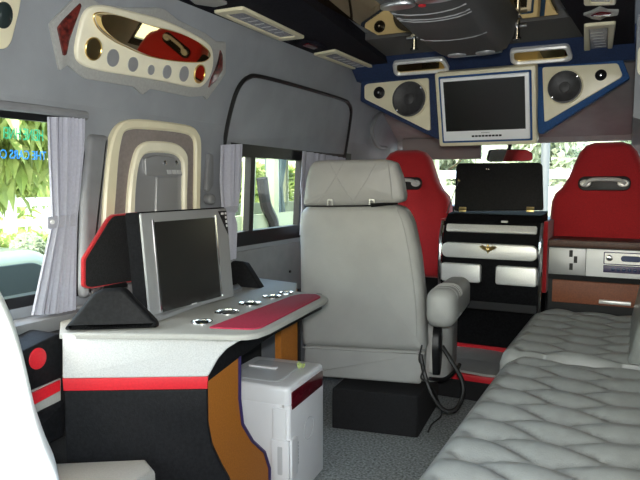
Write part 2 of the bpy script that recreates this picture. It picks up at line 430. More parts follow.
def duct_pt(y, s):
    for (y0, c0, h0, z0), (y1, c1, h1, z1) in zip(spec, spec[1:]):
        if y0 <= y <= y1:
            t_ = (y-y0)/(y1-y0); return Vector((c0+(c1-c0)*t_ + s*(h0+(h1-h0)*t_-.02), y, z0+(z1-z0)*t_ + .006*abs(s)**4))
for y in (1.72, 1.775, 1.80, 2.06):
    bm = NB(); tube(bm, [duct_pt(y + .05*(1-s*s/1.0)*.6, s) for s in (-1, -.6, -.2, .2, .6, 1)], .0022, 6); link('rib', bm, 'unit_grey', du, True)
for cx, cy, rx in ((-.60, 1.63, .05), (-.49, 1.61, .055)):
    bm = NB(); pad(bm, FD(1.489), circle(cy, cx, .028, 20, rx), .01, r=.005); link('air_vent', bm, 'satin_steel', du, True)
for s in (-.45, .5):
    q = duct_pt(2.36, s); bm = NB(); pad(bm, FD(q.z-.006), circle(q.y, q.x, .025, 18, .035), .012, r=.006, dome=.004); link('duct_nozzle', bm, 'unit_grey', du, True)
bm = NB(); tube(bm, [duct_pt(2.44+.035*(1-s*s), s) for s in (-.95, -.5, 0, .5, .95)], .006, 6); link('end_trim', bm, 'satin_steel', du, True)
bm = NB(); q = duct_pt(1.66, 0); pad(bm, FD(q.z-.003), circle(q.y, q.x, .01), .008); link('indicator_lens', bm, 'red_trim', du)
# lamps on the soffits
def lamp(px, label, fr, group, plan=None):
    t = thing('reading_lamp', label, 'lamp', fr.w(*fr.px(*px[0])), group)
    o = fr.poly(px); cx = sum(p[0] for p in o)/4; cy = sum(p[1] for p in o)/4
    O = roundpoly(o, .012); I = [(cx+(p[0]-cx)*.82, cy+(p[1]-cy)*.60) for p in O]
    bm = NB(); ring(bm, fr, O, I, .012, w0=.010, r=.003); link('bezel', bm, 'cream', t, True)
    bm = NB(); pad(bm, fr, inset(ccw(I), .0015), .008, w0=.005); link('lens_cover', bm, 'lens', t)
    e = ccw(I)
    us = [p[0] for p in I]; vs = [p[1] for p in I]
    for k in range(6):
        uu = min(us) + (max(us)-min(us))*(.2+.12*k); vv = sum(vs)/len(vs); hh = (max(vs)-min(vs))*.25
        bm = NB(); pad(bm, fr, [(uu-.003, vv-hh), (uu+.003, vv-hh), (uu+.003, vv+hh), (uu-.003, vv+hh)], .002, w0=.006); link('lens_rib', bm, 'lid_grey', t)
    return t
sofL = Frame((-1.31, 0, 1.592), (0, 1, 0), (.38, 0, .0125)); 
sofL = FD(1.597)
lamp([(213, 10), (243, 6), (305, 36), (280, 39)], 'cream framed reading lamp under the left soffit nearer the camera', sofL, 'reading lamps along the roof edges')
lamp([(313, 53), (335, 49), (381, 69), (362, 71)], 'cream framed reading lamp at the front end of the left soffit', sofL, 'reading lamps along the roof edges')
sofR = FD(1.588)
lamp([(584, 24), (616, 21), (612, 50), (584, 53)], 'cream framed reading lamp under the right soffit beside its red marker light', sofR, 'reading lamps along the roof edges')
lamp([(583, -22), (617, -24), (616, 2), (584, 3)], 'cream framed reading lamp under the right soffit cut by the top of the picture', sofR, 'reading lamps along the roof edges')
def marker(px, inner, label, fr, m):
    t = thing('marker_light', label, 'light', fr.w(*fr.px(*px[0])), 'marker lights on the soffits')
    padded('marker_plate', fr, roundpoly(fr.poly(px), .006), .008, m, t, r=.002, w0=.008)
    padded('red_lens', fr, roundpoly(fr.poly(inner), .008), .006, 'deep_red', t, r=.002, w0=.012)
marker([(583, 13), (592, 10), (600, 6), (608, 9), (619, 9), (618, 13), (606, 15), (600, 18), (593, 17)], [(590, 13), (600, 9), (612, 10), (610, 13), (600, 15)], 'red marker light on grey plate under the right soffit', sofR, 'plate_grey')
marker([(294, 43), (303, 39), (322, 43), (326, 48), (318, 50), (305, 48)], [(302, 43), (308, 41), (318, 45), (314, 47)], 'dark red marker light between two cream lamps on the left soffit', sofL, 'soffit_black')
bm = NB(); pad(bm, sofL, roundpoly(sofL.poly([(185, -6), (215, -5), (228, 2), (215, 5), (195, 2)]), .01), .01, r=.003, w0=.008)
tag(link('marker_light', bm, 'plate_grey', None, True), 'grey oval light plate under the left soffit cut by the top edge', 'light', 'marker lights on the soffits')
# hanging hooks
for (x, y), lab in (((414.5, 54), 'clear and chrome hanger on the ceiling strip left of the air duct'), ((517, 42.5), 'clear and chrome hanger on the ceiling strip right of the air duct')):
    hx = P(x, y-6, 'Y', 2.47).x; t = thing('ceiling_hanger', lab, 'hook', (hx, 2.47, 1.632), 'ceiling hangers')
    bm = NB(); tube(bm, [(hx, 2.47, 1.634), (hx, 2.47, 1.560)], .011, 12); link('hanger_stem', bm, 'chrome', t, True)
    bm = NB(); tube(bm, [(hx, 2.47, 1.563), (hx, 2.47, 1.556)], .017, 12); link('end_cap', bm, 'chrome', t, True)
    bm = NB(); tube(bm, [(hx-.034, 2.47, 1.606), (hx+.034, 2.47, 1.606)], .006, 8); tube(bm, [(hx, 2.44, 1.606), (hx, 2.50, 1.606)], .006, 8); link('crossbar', bm, 'satin_steel', t, True)

# ================================================================== FRONT OVERHEAD
nav = Frame((0, 2.85, 1.63), (1, 0, 0), (0, -.12, .095))
def oblong(px, lab):
    o = roundpoly(nav.poly(px), .02, 5); t = thing('oblong_mirror', lab, 'mirror', nav.w(*o[0]), 'oblong overhead mirrors')
    cx = sum(p[0] for p in o)/len(o); cy = sum(p[1] for p in o)/len(o)
    I = [(cx+(p[0]-cx)*.87, cy+.004+(p[1]-cy)*.62) for p in o]
    bm = NB(); ring(bm, nav, o, I, .022, w0=.022, r=.006); link('surround', bm, 'silver', t, True)
    bm = NB(); pad(bm, nav, inset(ccw(I), .0005), .006, w0=.010); link('mirror_glass', bm, 'gold_mirror', t)
oblong([(393, 60.5), (444, 56), (450, 67), (448, 70), (397.5, 74), (394.5, 71)], 'small oblong mirror in silver surround above the left front speaker')
oblong([(510, 48), (569, 43), (573, 56), (569, 59), (516, 63), (511, 60)], 'small oblong mirror in silver surround above the right front speaker')
sp = FY(2.97, -.0)
def speaker_panel(label, back, plate, wc, wr, tc, tr, bm_mat):
    t = thing('speaker_panel', label, 'speaker', sp.w(*sp.px(*back[0])), 'front overhead speakers')
    padded('backing_board', sp, roundpoly(sp.poly(back), .008), .04, bm_mat, t, r=.006)
    padded('cream_plate', sp, roundpoly(sp.poly(plate), .012), .012, 'cream', t, r=.003, w0=.010)
    u, v = sp.px(*wc); r = abs(sp.px(wc[0]+wr, wc[1])[0]-u)
    bm = NB(); lathe(bm, sp, u, v, [(r, .008), (r, .016), (r*.96, .020), (r*.9, .018), (r*.88, .012)], 36); link('woofer_rim', bm, 'cream' , t, True)
    bm = NB(); lathe(bm, sp, u, v, [(r*.93, .012), (r*.93, .021), (r*.84, .022), (r*.78, .019), (r*.3, .0135), (r*.28, .0165), (r*.12, .019), (0, .0195)], 36); wo = link('woofer', bm, 'speaker_cone', t, True)
    for a in (40, 220):
        q = (u+r*.86*math.cos(math.radians(a)), v+r*.86*math.sin(math.radians(a))); bm = NB(); lathe(bm, sp, *q, [(.005, .020), (.005, .024), (0, .026)], 8); link('screw', bm, 'chrome', wo, True)
    u, v = sp.px(*tc); r = abs(sp.px(tc[0]+tr, tc[1])[0]-u)
    bm = NB(); lathe(bm, sp, u, v, [(r, .009), (r, .014), (r*.8, .016), (r*.7, .013), (r*.45, .018), (0, .022)], 24); tw = link('tweeter', bm, 'black_plastic', t, True)
    bm = NB(); lathe(bm, sp, u, v, [(r*.2, .02), (r*.2, .023), (0, .024)], 10); link('tweeter_cap', bm, 'chrome', tw, True)
speaker_panel('wedge shaped cream speaker panel on navy board left of the overhead monitor', [(361, 79), (436, 74), (439, 139), (434, 138), (360, 101)], [(365, 86), (368, 84), (429, 78), (431, 130), (428, 130.5), (365, 99)], (410, 99.5), 18, (380, 93), 5.5, 'navy')
speaker_panel('wedge shaped cream speaker panel on blue board right of the overhead monitor', [(535, 64), (622, 57), (630, 78), (625, 81), (542, 134), (538, 133)], [(542.5, 67.5), (618, 63.5), (622.5, 75), (621, 78), (548, 121), (544.5, 122)], (565, 87.5), 18.5, (601, 75.5), 6, 'blue_suede')
# monitor
mo = Frame((-.651, 2.93, 1.358), (1, 0, 0), (0, -.105, .34))
mt = thing('overhead_monitor', 'white framed flat monitor with cream surround hanging between the two overhead speakers', 'monitor', (-.65, 2.95, 1.5))
mp = mo.poly([(434, 73), (534, 65.3), (538.5, 142), (440, 148.5)])
u0 = (mp[0][0]+mp[3][0])/2; u1 = (mp[1][0]+mp[2][0])/2; v0 = (mp[2][1]+mp[3][1])/2; v1 = (mp[0][1]+mp[1][1])/2
def quad(a, b): return lambda e: rrect(u0+e, u1-e, v0+e, v1-e, max(.004, .012-e*.3))
mq = quad(0, 0)
padded('surround', mo, mq(0), .06, 'cream', mt, r=.006)
padded('blue_line', mo, mq(.018), .01, 'blue_suede', mt, w0=.003)
W_ = u1-u0; H_ = v1-v0
bm = NB(); box(bm, -.78, -.52, 2.945, 3.010, 1.475, 1.53, .004); link('mounting_bracket', bm, 'black_plastic', mt, True)
bz = padded('bezel', mo, rrect(u0+.027, u1-.027, v0+.028, v1-.027, .004), .02, 'white_bezel', mt, r=.003, w0=.012)
padded('screen', mo, rrect(u0+.042, u1-.045, v0+.075, v1-.042, .001), .012, 'dark_screen', mt, w0=.0135)
bm = NB()
for k in range(9):
    uu = u0+W_*(.36+.0345*k); pad(bm, mo, [(uu, v0+.045), (uu+.012, v0+.045), (uu+.012, v0+.053), (uu, v0+.053)], .004, w0=.0145)
link('buttons', bm, 'black_plastic', bz)
bm = NB()
for k in range(7):
    uu = u0+W_*.46+.0055*k; pad(bm, mo, [(uu, v0+.062), (uu+.0035, v0+.062), (uu+.0035, v0+.066), (uu, v0+.066)], .002, w0=.0132)
link('logo', bm, 'tv_silver', bz)

# sun visor, interior mirror, grab handle
bm = NB(); box(bm, -1.36, -.86, 3.80, 3.825, 1.165, 1.30, .01); tag(link('sun_visor', bm, 'visor', None, True), 'grey sun visor folded down above the left red seat', 'visor')
t = thing('rear_view_mirror', 'interior rear view mirror in front of the windscreen below the overhead monitor', 'mirror', (-.71, 3.84, 1.25))
fm = FY(3.80, 0); fm = Frame((-.70, 3.78, 1.19), (.88, .47, 0), (.03, -.06, 1))
o = fm.poly([(487.5, 160), (490, 150), (500, 149), (527, 149.5), (533, 153), (533, 160), (530, 161), (490, 162)])
padded('mirror_housing', fm, roundpoly(o, .012), .03, 'black_plastic', t, r=.004)
padded('mirror_glass', fm, inset(ccw(roundpoly(o, .012)), .004), .002, 'rear_mirror', t, w0=.001)
bm = NB(); tube(bm, [(-.70, 3.83, 1.22), (-.70, 3.87, 1.27)], .012); link('mirror_stem', bm, 'black_plastic', t, True)
t = thing('grab_handle', 'grey grab handle on the front left pillar', 'handle', (-1.4, 3.5, 1.3))
bm = NB(); tube(bm, spline([P(x, y, 'X', -1.37) for x, y in ((382, 112), (376, 118), (372, 132), (378, 146), (386, 148))], 5), .012, 8); link('handle_bar', bm, 'lower_wall', t, True)

# ================================================================== LEFT WALL THINGS
def wf(off=0): return wall_t
wm = thing('wall_mirror', 'gold tinted wall mirror in cream ring on grey plate with red end reflectors', 'mirror', wall_t.w(1.5, .2))
plate = [(82, -8), (100, 4), (130, 8), (160, 8), (166, 10), (178, 20), (205, 33), (217, 42), (226, 42), (226, 73), (218, 85), (207, 100), (204, 96), (190, 97), (150, 89), (143, 95), (134, 87), (86, 79), (76, 72), (68, 65), (60, 71), (50, 24), (66, 8)]
padded('back_plate', wall_t, roundpoly(wall_t.poly(plate, .008), .006, 3), .012, 'plate_grey', wm, r=.002, w0=.008)
def catm(pts, n=5):
    out = []; N = len(pts)
    for i in range(N):
        a, b, c, d = [Vector(pts[(i+k) % N]) for k in (-1, 0, 1, 2)]
        for k in range(n):
            t_ = k/n; q = .5*((2*b)+(c-a)*t_+(2*a-5*b+4*c-d)*t_*t_+(3*b-a-3*c+d)*t_**3); out.append((q.x, q.y))
    return out
RO = wall_t.poly([(93, 7), (108, 6), (135, 12), (165, 20), (195, 34), (210, 44), (214, 55), (213, 70), (206, 84), (195, 88), (165, 82), (130, 76), (100, 71), (82, 64), (77, 52), (80, 32), (85, 15)], .020)
padded('cream_panel', wall_t, catm(RO, 4), .02, 'cream_light', wm, r=.008, w0=.020)
RM = wall_t.poly([(94, 15), (104, 12), (125, 17), (150, 25), (180, 33), (202, 44), (210, 52), (210, 58), (202, 62.5), (180, 62), (150, 57), (128, 48), (112, 40), (98, 28)], .024)
bm = NB(); m_ = catm(RM, 4); ring(bm, wall_t, m_, inset(ccw(m_), .003), .006, w0=.024, r=.001); link('gilt_edge', bm, 'gold', wm, True)
mu = sum(p[0] for p in m_)/len(m_); mv = sum(p[1] for p in m_)/len(m_); tilt_ = math.radians(4.5)
yaw_ = math.radians(2.6); W1 = wall_t.W*math.cos(yaw_) + wall_t.U*math.sin(yaw_); U1 = wall_t.U*math.cos(yaw_) - wall_t.W*math.sin(yaw_)
tl = Frame(wall_t.w(mu, mv, .036), U1, wall_t.V*math.cos(tilt_) + W1*math.sin(tilt_))
padded('mirror_glass', tl, [(p[0]-mu, p[1]-mv) for p in inset(ccw(m_), .003)], .02, 'gold_mirror', wm)
def disc(x, y, rx, ry, m, name, rim=None):
    u, v = wall_t.px(x, y, .023); a = abs(wall_t.px(x+rx, y, .023)[0]-u); b = abs(wall_t.px(x, y+ry, .023)[1]-v)
    o = circle(u, v, a, 24, b)
    if rim:
        bm = NB(); ring(bm, wall_t, o, inset(ccw(o), .004), .006, w0=.0245, r=.001); link('gilt_edge', bm, rim, wm, True)
        o = inset(ccw(o), .004)
    padded(name, wall_t, o, .003, m, wm, w0=.0225)
disc(94, 49, 8.5, 12, 'gold_mirror', 'round_mirror', 'gold'); disc(200, 74, 5.5, 10, 'gold_mirror', 'round_mirror', 'gold')
for x, y, a, b in ((113.5, 58, 6, 9), (133.5, 64.5, 5, 7.5), (151.5, 70, 3.3, 5.2), (167.5, 72, 4.2, 7), (184.5, 74, 4.5, 8)): disc(x, y, a, b, 'unit_grey', 'grey_disc')
for pp in ([(81, 3), (82, 6), (70, 40), (67, 55), (64, 56), (58, 28), (64, 20)], [(221, 50), (223, 55), (223, 70), (217, 80), (209, 88), (212, 78), (218, 66)]):
    padded('red_reflector', wall_t, roundpoly(wall_t.poly(pp, .013), .004), .006, 'wood_red', wm, r=.002, w0=.013)
# rear corner speaker
cs = thing('corner_speaker', 'cream wall speaker with dark oval grille at the top left corner', 'speaker', wall_t.w(1.0, .2))
padded('cream_plate', wall_t, roundpoly(wall_t.poly([(-40, -20), (24, -20), (20, 10), (12, 42), (7, 49), (-30, 50)], .014), .015), .014, 'cream', cs, r=.004, w0=.014)
u, v = wall_t.px(5, 15.5, .02); bm = NB(); pad(bm, wall_t, circle(u, v, .023, 24, .031), .008, r=.004, dome=.004, w0=.020); link('grille', bm, 'dark_glass', cs, True)
# arched panel
arc = FX(-1.425)
ap = thing('arched_wall_panel', 'cream arched double frame with taupe field and a grey moulded unit on the left wall', 'wall panel', (-1.43, 1.6, .9))
AO = [(102, 262), (104, 225), (106, 190), (109, 160), (113, 140), (118, 128), (126, 121), (140, 119), (170, 122), (192, 126), (199, 132), (202, 142), (202, 165), (201, 205), (201, 250), (150, 256)]
AI = [(113, 255), (115, 225), (118, 185), (120, 158), (123, 140), (126, 132), (133, 129.5), (142, 129), (170, 131), (188, 134), (194, 138), (196, 145), (196, 165), (195.5, 205), (195, 248), (150, 250)]
def cs4(p, off=.022): return catm(arc.poly(p, off), 3)
bm = NB(); ring(bm, arc, cs4(AO), cs4(AI), .03, w0=.022, r=.006); link('outer_frame', bm, 'cream', ap, True)
padded('taupe_field', arc, arc.poly([(108, 255), (113, 150), (122, 130), (160, 126), (192, 130), (199, 145), (198, 248)]), .02, 'taupe', ap, w0=.010)
BO = [(128, 252), (129, 215), (131, 185), (134, 165), (139, 149), (147, 142), (157, 141), (170, 142), (180, 145), (187, 152), (189, 163), (188, 200), (187, 248), (160, 250)]
BI = [(135, 250), (136, 215), (137, 190), (139, 172), (142, 160), (147, 154), (157, 152.5), (168, 153), (177, 155), (182.5, 160), (184, 168), (184, 200), (183, 247), (160, 249)]
bm = NB(); ring(bm, arc, cs4(BO, .026), cs4(BI, .026), .02, w0=.026, r=.006); link('inner_frame', bm, 'cream_light', ap, True)
padded('grey_unit', arc, cs4(BI, .026), .012, 'unit_grey', ap, w0=.014)
un = padded('dark_console', arc, roundpoly(arc.poly([(145, 158), (157, 155), (174, 157), (180, 163), (183, 176), (146, 175.5)], .024), .008), .014, 'tv_silver', ap, r=.004, w0=.024)
padded('centre_rib', arc, roundpoly(arc.poly([(157, 177), (178, 177), (176, 246), (155, 247)], .02), .004), .01, 'unit_grey', ap, r=.003, w0=.020)
for x in (159, 170.5):
    u, v = arc.px(x, 163); bm = NB(); lathe(bm, arc, u, v, [(.008, .022), (.008, .027), (.004, .029), (0, .029)], 12); link('knob', bm, 'chrome', un, True)
bm = NB()
for x in (161, 166, 171): 
    p_ = arc.poly([(x, 170), (x+4, 170), (x+5, 174), (x+1, 174)]); pad(bm, arc, p_, .003, w0=.026)
link('buttons', bm, 'lid_grey', un)
# grey belt anchor trims next to the arch
t = thing('belt_guide', 'grey seat belt guide on the pillar right of the arched panel', 'belt guide', (-1.4, 1.9, 1.0))
padded('guide_plate', arc, roundpoly(arc.poly([(206, 153), (211, 155), (211, 185), (206, 193), (203, 190)]), .01), .014, 'lower_wall', t, r=.005, w0=.014)
bm = NB(); u, v = arc.px(207, 199); pad(bm, arc, circle(u, v, .022, 18, .02), .03, r=.012, w0=.03); link('guide_knob', bm, 'lower_wall', t, True)

# smooth pillar cover between rear curtain and arched panel
pil_ = FX(-1.437); padded('pillar', pil_, roundpoly(pil_.poly([(84, 133), (106, 135), (104, 190), (99, 290), (80, 300), (79, 200)]), .02), .03, 'lower_wall', None, r=.02, w0=.022, seg=5)
struct(bpy.data.objects['pillar']); bpy.data.objects['pillar'].name = 'trim_12'
# curtains
def curtain(name, label, rows, x, nple, amp, tie=None, group='grey window curtains'):
    root = thing(name, label, 'curtain', P(*rows[0][:1], rows[0][2], 'X', x), group)
    bm = NB(); n = nple*6; G = []
    rr = []
    for a, b in zip(rows, rows[1:]):
        for k in range(5): t_ = k/5; rr.append([a[i]+(b[i]-a[i])*t_ for i in range(4)])
    rr.append(list(rows[-1]))
    for (xl, xr, yl, yr) in rr:
        A = P(xl, yl, 'X', x); B = P(xr, yr, 'X', x); row = []
        for k in range(n+1):
            s = k/n; q = A.lerp(B, s); q.x += amp*math.sin(2*PI*nple*s) + amp*.3*math.sin(2*PI*nple*2.3*s+1); row.append(bm.verts.new(q))
        G.append(row)
    for A, B in zip(G, G[1:]):
        for k in range(n): bm.faces.new((A[k], A[k+1], B[k+1], B[k]))
    bmesh.ops.recalc_face_normals(bm, faces=bm.faces); bmesh.ops.solidify(bm, geom=bm.faces[:], thickness=.0025)
    link('cloth', bm, 'curtain', root, True, 60)
    if tie:
        A = P(*tie[0], 'X', x+amp+.007); B = P(*tie[1], 'X', x+amp+.007); A2 = P(*tie[2], 'X', x+amp+.007); B2 = P(*tie[3], 'X', x+amp+.007)
        fr = FX(x+amp+.007); tb = padded('tieback', fr, [(A.y, A.z), (B.y, B.z), (B2.y, B2.z), (A2.y, A2.z)], .004, 'curtain', root)
        if len(tie) > 4:
            u, v = fr.px(*tie[4]); bm = NB(); lathe(bm, fr, u, v, [(.0065, 0), (.006, .004), (0, .005)], 14); link('button', bm, 'white_bezel', tb, True)
    return root
curtain('window_curtain', 'pleated grey curtain with tieback and white button beside the rear left window', [(47, 85, 117, 118), (48, 84, 150, 150), (50, 79, 195, 195), (51, 76, 222, 218), (43, 76, 260, 258), (31, 76, 315, 312)], -1.405, 10, .006, [(48, 217), (76, 214), (48, 229), (76, 226), (52, 222)])
bm = NB(); pts = [P(x, y, 'X', -1.40) for x, y in ((-10, 104), (40, 109.5), (86, 115.5))]; tube(bm, pts, .012, 8); struct(link('trim_8', bm, 'lower_wall', smooth=True))
curtain('window_curtain', 'narrow grey curtain gathered at the left end of the front sliding window', [(220, 242, 145, 144), (219, 241, 180, 180), (221, 238, 208, 207), (224, 234, 216, 215), (223, 237, 225, 224), (222, 236, 262, 258)], -1.402, 4, .010, [(222, 207), (238, 206), (222, 213), (238, 212)])
curtain('window_curtain', 'grey curtain behind the headrest at the right end of the front sliding window', [(302, 345, 151, 158), (300, 343, 185, 190), (301, 338, 205, 208), (299, 335, 235, 235)], -1.402, 7, .009)

# ================================================================== SIDE CONSOLE WITH TV
co = thing('side_console', 'silver topped side console with red stripe, cup holders and orange supports along the left wall', 'console', (-1.2, 1.5, 0))
ZT = .65; top = FZ(ZT)
A_ = Vector((-1.262, 1.050)); 
tp = [(-1.40, 1.17)] + [tuple(A_)] + top.poly([(190, 334), (234, 335), (248, 334.5), (258, 333), (270, 328.5), (326, 299.5), (328, 297), (322, 294), (312, 293), (296, 291)]) + [(-1.12, 2.0), (-1.42, 2.06)]
padded('counter_top', top, tp, .014, 'counter_vinyl', co, r=.006)
ud = Vector((.405, .275, 0)).normalized()
ef = Frame((A_.x, A_.y, 0), ud, (0, 0, 1))
ef = Frame(ef.w(0, 0, .006), ud, (0, 0, 1))
padded('silver_band', ef, roundpoly(ef.poly([(62, 334.5), (242, 336), (257, 337), (240, 341), (227, 349), (218, 359), (212, 370), (208, 377), (62, 379)]), .006), .02, 'silver_vinyl', co, r=.005)
padded('red_stripe', ef, ef.poly([(62, 379), (208, 377), (207.5, 389.5), (63, 391.5)]), .018, 'red_trim', co, r=.002, w0=-.003)
padded('black_panel', ef, roundpoly(ef.poly([(63, 391.5), (207.5, 389.5), (208, 425), (212, 447), (222, 468), (230, 482), (232, 492), (66, 480)]), .008), .02, 'black_leather', co, r=.004, w0=-.004)
si = FX(-.978)
ap_ = si.poly([(322, 309), (272, 336), (239, 358), (209, 381)]); ap_ = ap_ + [(ap_[-1][0], .632), (ap_[0][0], .632)]
padded('black_apron', si, ap_, .02, 'black_leather', co, r=.002)
so = FX(-.982)
leg = so.poly([(207, 379), (239, 357), (239, 398), (242, 424), (252, 441), (264, 452), (269, 468)]); 
leg = leg + [(so.px(269, 468)[0], .0), (so.px(228, 470)[0], .0)] + so.poly([(222, 470), (212, 447), (208, 425)])
padded('orange_support', so, roundpoly(leg, .006, 2), .025, 'orange_board', co)
bm = NB(); tube(bm, [so.w(*so.px(x, y), .002) for x, y in ((239, 356), (239, 398), (242, 424), (252, 441), (264, 452), (269, 468), (269, 500))], .005, 6); link('support_edging', bm, 'purple_edge', co, True)
bm = NB(); box(bm, -1.42, -1.28, 1.15, 2.0, .02, .628); 
V2 = [(-1.40, 1.08), (-1.27, 1.08), (-1.00, 1.265), (-.999, 1.40), (-1.40, 1.40)]
lo = [bm.verts.new((x, y, .01)) for x, y in V2]; hi = [bm.verts.new((x, y, .628)) for x, y in V2]
for k in range(5): bm.faces.new((lo[k-1], lo[k], hi[k], hi[k-1]))
bm.faces.new(lo[::-1]); bm.faces.new(hi); link('carcass', bm, 'black_carpet', co)
so2 = FX(-1.12)
padded('orange_support', so2, [(1.88, 0), (2.0, 0), (2.0, .628), (1.88, .628)], .025, 'orange_board', co)
bm = NB(); box(bm, -1.135, -1.112, 2.0, 2.012, .0, .628); link('support_edging', bm, 'black_plastic', co)
bm = NB(); q = P(277, 339, 'X', -1.27); pad(bm, FX(-1.275), circle(q.y, q.z, .012), .004, r=.002, w0=.008); link('catch', bm, 'satin_steel', co)
padded('red_pad', top, roundpoly(top.poly([(208, 328.5), (291, 297), (300, 295), (316, 295), (321, 297.5), (261, 328.5), (252, 330)]), .01), .006, 'red_pad', co, r=.002, w0=.004)
for x, y, r in ((202, 323, .030), (227.5, 312.8, .038), (250, 304.5, .036), (272, 297.5, .032), (286, 293.6, .026)):
    u, v = top.px(x, y); bm = NB(); lathe(bm, top, u, v, [(r, .0005), (r, .004), (r*.95, .006), (r*.84, .005), (r*.82, -.0), (r*.80, .001), (0, .001)], 28); c_ = link('cup_holder', bm, 'chrome', co, True)
    bm = NB(); lathe(bm, top, u, v, [(r*.62, .0012), (r*.62, .003), (0, .003)], 20); link('cup_base', bm, 'dark_glass', c_, True)
# wing-shaped black cushions by the screen
def wing(px, off, th):
    fr = Frame(ef.w(0, ZT+.002, -off), ud, (-.08, .12, 1))
    return padded('screen_wing', fr, roundpoly(fr.poly(px), .012), th, 'black_leather', co, r=.012)
wing([(62, 330.5), (92, 293), (100, 289), (118, 287.5), (124, 289), (156, 322), (157, 328), (100, 330)], .012, .045)
fr = Frame((0, 1.83, ZT+.002), (1, 0, 0), (0, .25, 1)); padded('screen_wing', fr, roundpoly(fr.poly([(229, 291), (228, 264), (233, 260), (243, 261), (262, 291.5)]), .008), .04, 'black_leather', co, r=.008)
# rear return of the console along the wall
re = FX(-1.268)
padded('black_end_box', re, roundpoly(re.poly([(-12, 368), (58, 334), (63, 334), (65, 374), (61, 378), (-8, 408)]), .006), .10, 'black_leather', co, r=.006)
u, v = re.px(37.5, 358.5); bm = NB(); pad(bm, re, circle(u, v, .024, 26, .026), .006, r=.002, w0=.003); link('red_disc', bm, 'red_trim', co, True)
padded('grey_return', re, re.poly([(-10, 410), (64, 379), (64, 405), (-5, 445)]), .10, 'counter_vinyl', co, w0=-.012)
padded('red_stripe', re, re.poly([(-8, 414), (62, 380.5), (62, 391), (-6, 428)]), .02, 'red_trim', co, w0=-.006)
padded('lower_box', re, roundpoly(re.poly([(10, 428), (66, 400), (68, 412), (66, 436), (12, 462)]), .005), .10, 'black_leather', co, r=.004, w0=-.004)
# TV
tv = thing('television', 'small silver flat television with dark screen standing on the side console', 'television', (-1.2, 1.5, .65))
TI = math.radians(5.0)
tf = Frame((-1.165, 0, .652), (0, 1, 0), (-math.sin(TI), 0, math.cos(TI)))
T = tf.poly([(140, 216), (228, 206), (228.5, 290), (148, 319)])
ua = (T[0][0]+T[3][0])/2; ub = (T[1][0]+T[2][0])/2; vt = (T[0][1]+T[1][1])/2
padded('housing', tf, rrect(ua-.002, ub+.002, .003, vt+.004, .006), .048, 'black_matte', tv, r=.004)
padded('bezel', tf, rrect(ua, ub, .001, vt, .004), .01, 'tv_silver', tv, r=.002, w0=.006)
su0 = tf.px(156, 260)[0]; su1 = tf.px(216, 260)[0]
for uu in (su0-.008, su1+.003):
    bm = NB(); pad(bm, tf, [(uu, .012), (uu+.005, .012), (uu+.005, vt-.02), (uu, vt-.02)], .004, w0=.0085); link('chrome_line', bm, 'chrome', tv)
padded('screen', tf, rrect(su0, su1, .012, vt-.026, .001), .008, 'dark_screen', tv, w0=.008)
padded('lower_lip', top, top.poly([(150, 325), (242, 291), (238, 287), (148, 319)]), .011, 'tv_silver', tv, r=.003, w0=.013)
st = padded('corner_sticker', tf, [(ub-.047, vt-.008), (ub-.003, vt-.008), (ub-.003, vt-.085)], .002, 'black_plastic', tv, w0=.0075)
bm = NB()
for du_, dv_, a, b in ((-.034, -.020, .014, .007), (-.014, -.020, .009, .007), (-.014, -.033, .008, .008), (-.013, -.047, .008, .009), (-.012, -.060, .007, .008)):
    pad(bm, tf, rrect(ub+du_, ub+du_+a, vt+dv_, vt+dv_+b, .002), .002, w0=.0082)
link('sticker_print', bm, 'label_white', st)
u, v = top.px(194, 308.5); boxed('logo_badge', 'label_white', tv, u-.008, u+.002, v-.012, v+.012, .6632, .6665)
# flap behind
ff = FX(-1.34)
fl = thing('folding_flap', 'black padded flap with red edging standing behind the television', 'flap', ff.w(*ff.px(105, 288)))
FO = roundpoly(ff.poly([(83.5, 287), (83.5, 259), (108, 219), (113, 214.5), (140, 212), (140, 281), (90, 289)]), .008)
padded('red_edging', ff, FO, .010, 'red_fabric', fl, r=.004)
FI = roundpoly(ff.poly([(85.6, 285.8), (85.6, 259.8), (109.6, 220), (113.6, 216.2), (140, 213.8), (140, 279.5), (91, 287.2)]), .008)
padded('black_face', ff, FI, .008, 'black_carpet', fl, r=.001, w0=.0015)
bm = NB(); q = ff.w(*ff.px(112, 287)); tube(bm, [q+Vector((.004, -.03, .0)), q+Vector((.004, .05, .0))], .008); tube(bm, [q+Vector((-.01, .01, 0)), q+Vector((-.01, .01, .652-q.z))], .006); link('hinge', bm, 'black_plastic', fl, True)

# wheel arch / plinth near the camera
bm = NB(); pad(bm, FZ(.335), [(-1.45, -.2), (-1.0, -.2), (-1.01, 1.10), (-1.07, 1.135), (-1.255, 1.015), (-1.45, .99)], .335, r=.012); struct(link('trim_10', bm, 'counter_vinyl', smooth=True))

# ================================================================== COOLER
ck = thing('cooler_box', 'white upright cool box with dark red window strip standing under the console', 'cooler', (-1.1, 1.78, 0))
ca = math.radians(5.5)
cf = Frame((-.931, 1.615, 0), (math.cos(ca), math.sin(ca), 0), (-math.sin(ca), math.cos(ca), 0))    # u to the right, v forward, w up ; corner = near right
def cbox(name, m, u0, u1, v0, v1, z0, z1, r=.0, parent=ck):
    return padded(name, Frame(cf.o+Vector((0, 0, z1)), cf.U, cf.V), rrect(u0, u1, v0, v1, max(r, .002), 4), z1-z0, m, parent, r=r*.6)
cbox('body', 'white_plastic', -.265, -.028, .0, .285, .012, .338, .012)
cbox('lid', 'white_plastic', -.268, .0, -.004, .29, .336, .392, .022)
cbox('lid_panel', 'lid_grey', -.235, -.05, .03, .25, .386, .3945, .02)
cbox('lid_handle', 'white_plastic', -.225, -.12, .15, .17, .390, .400, .004)
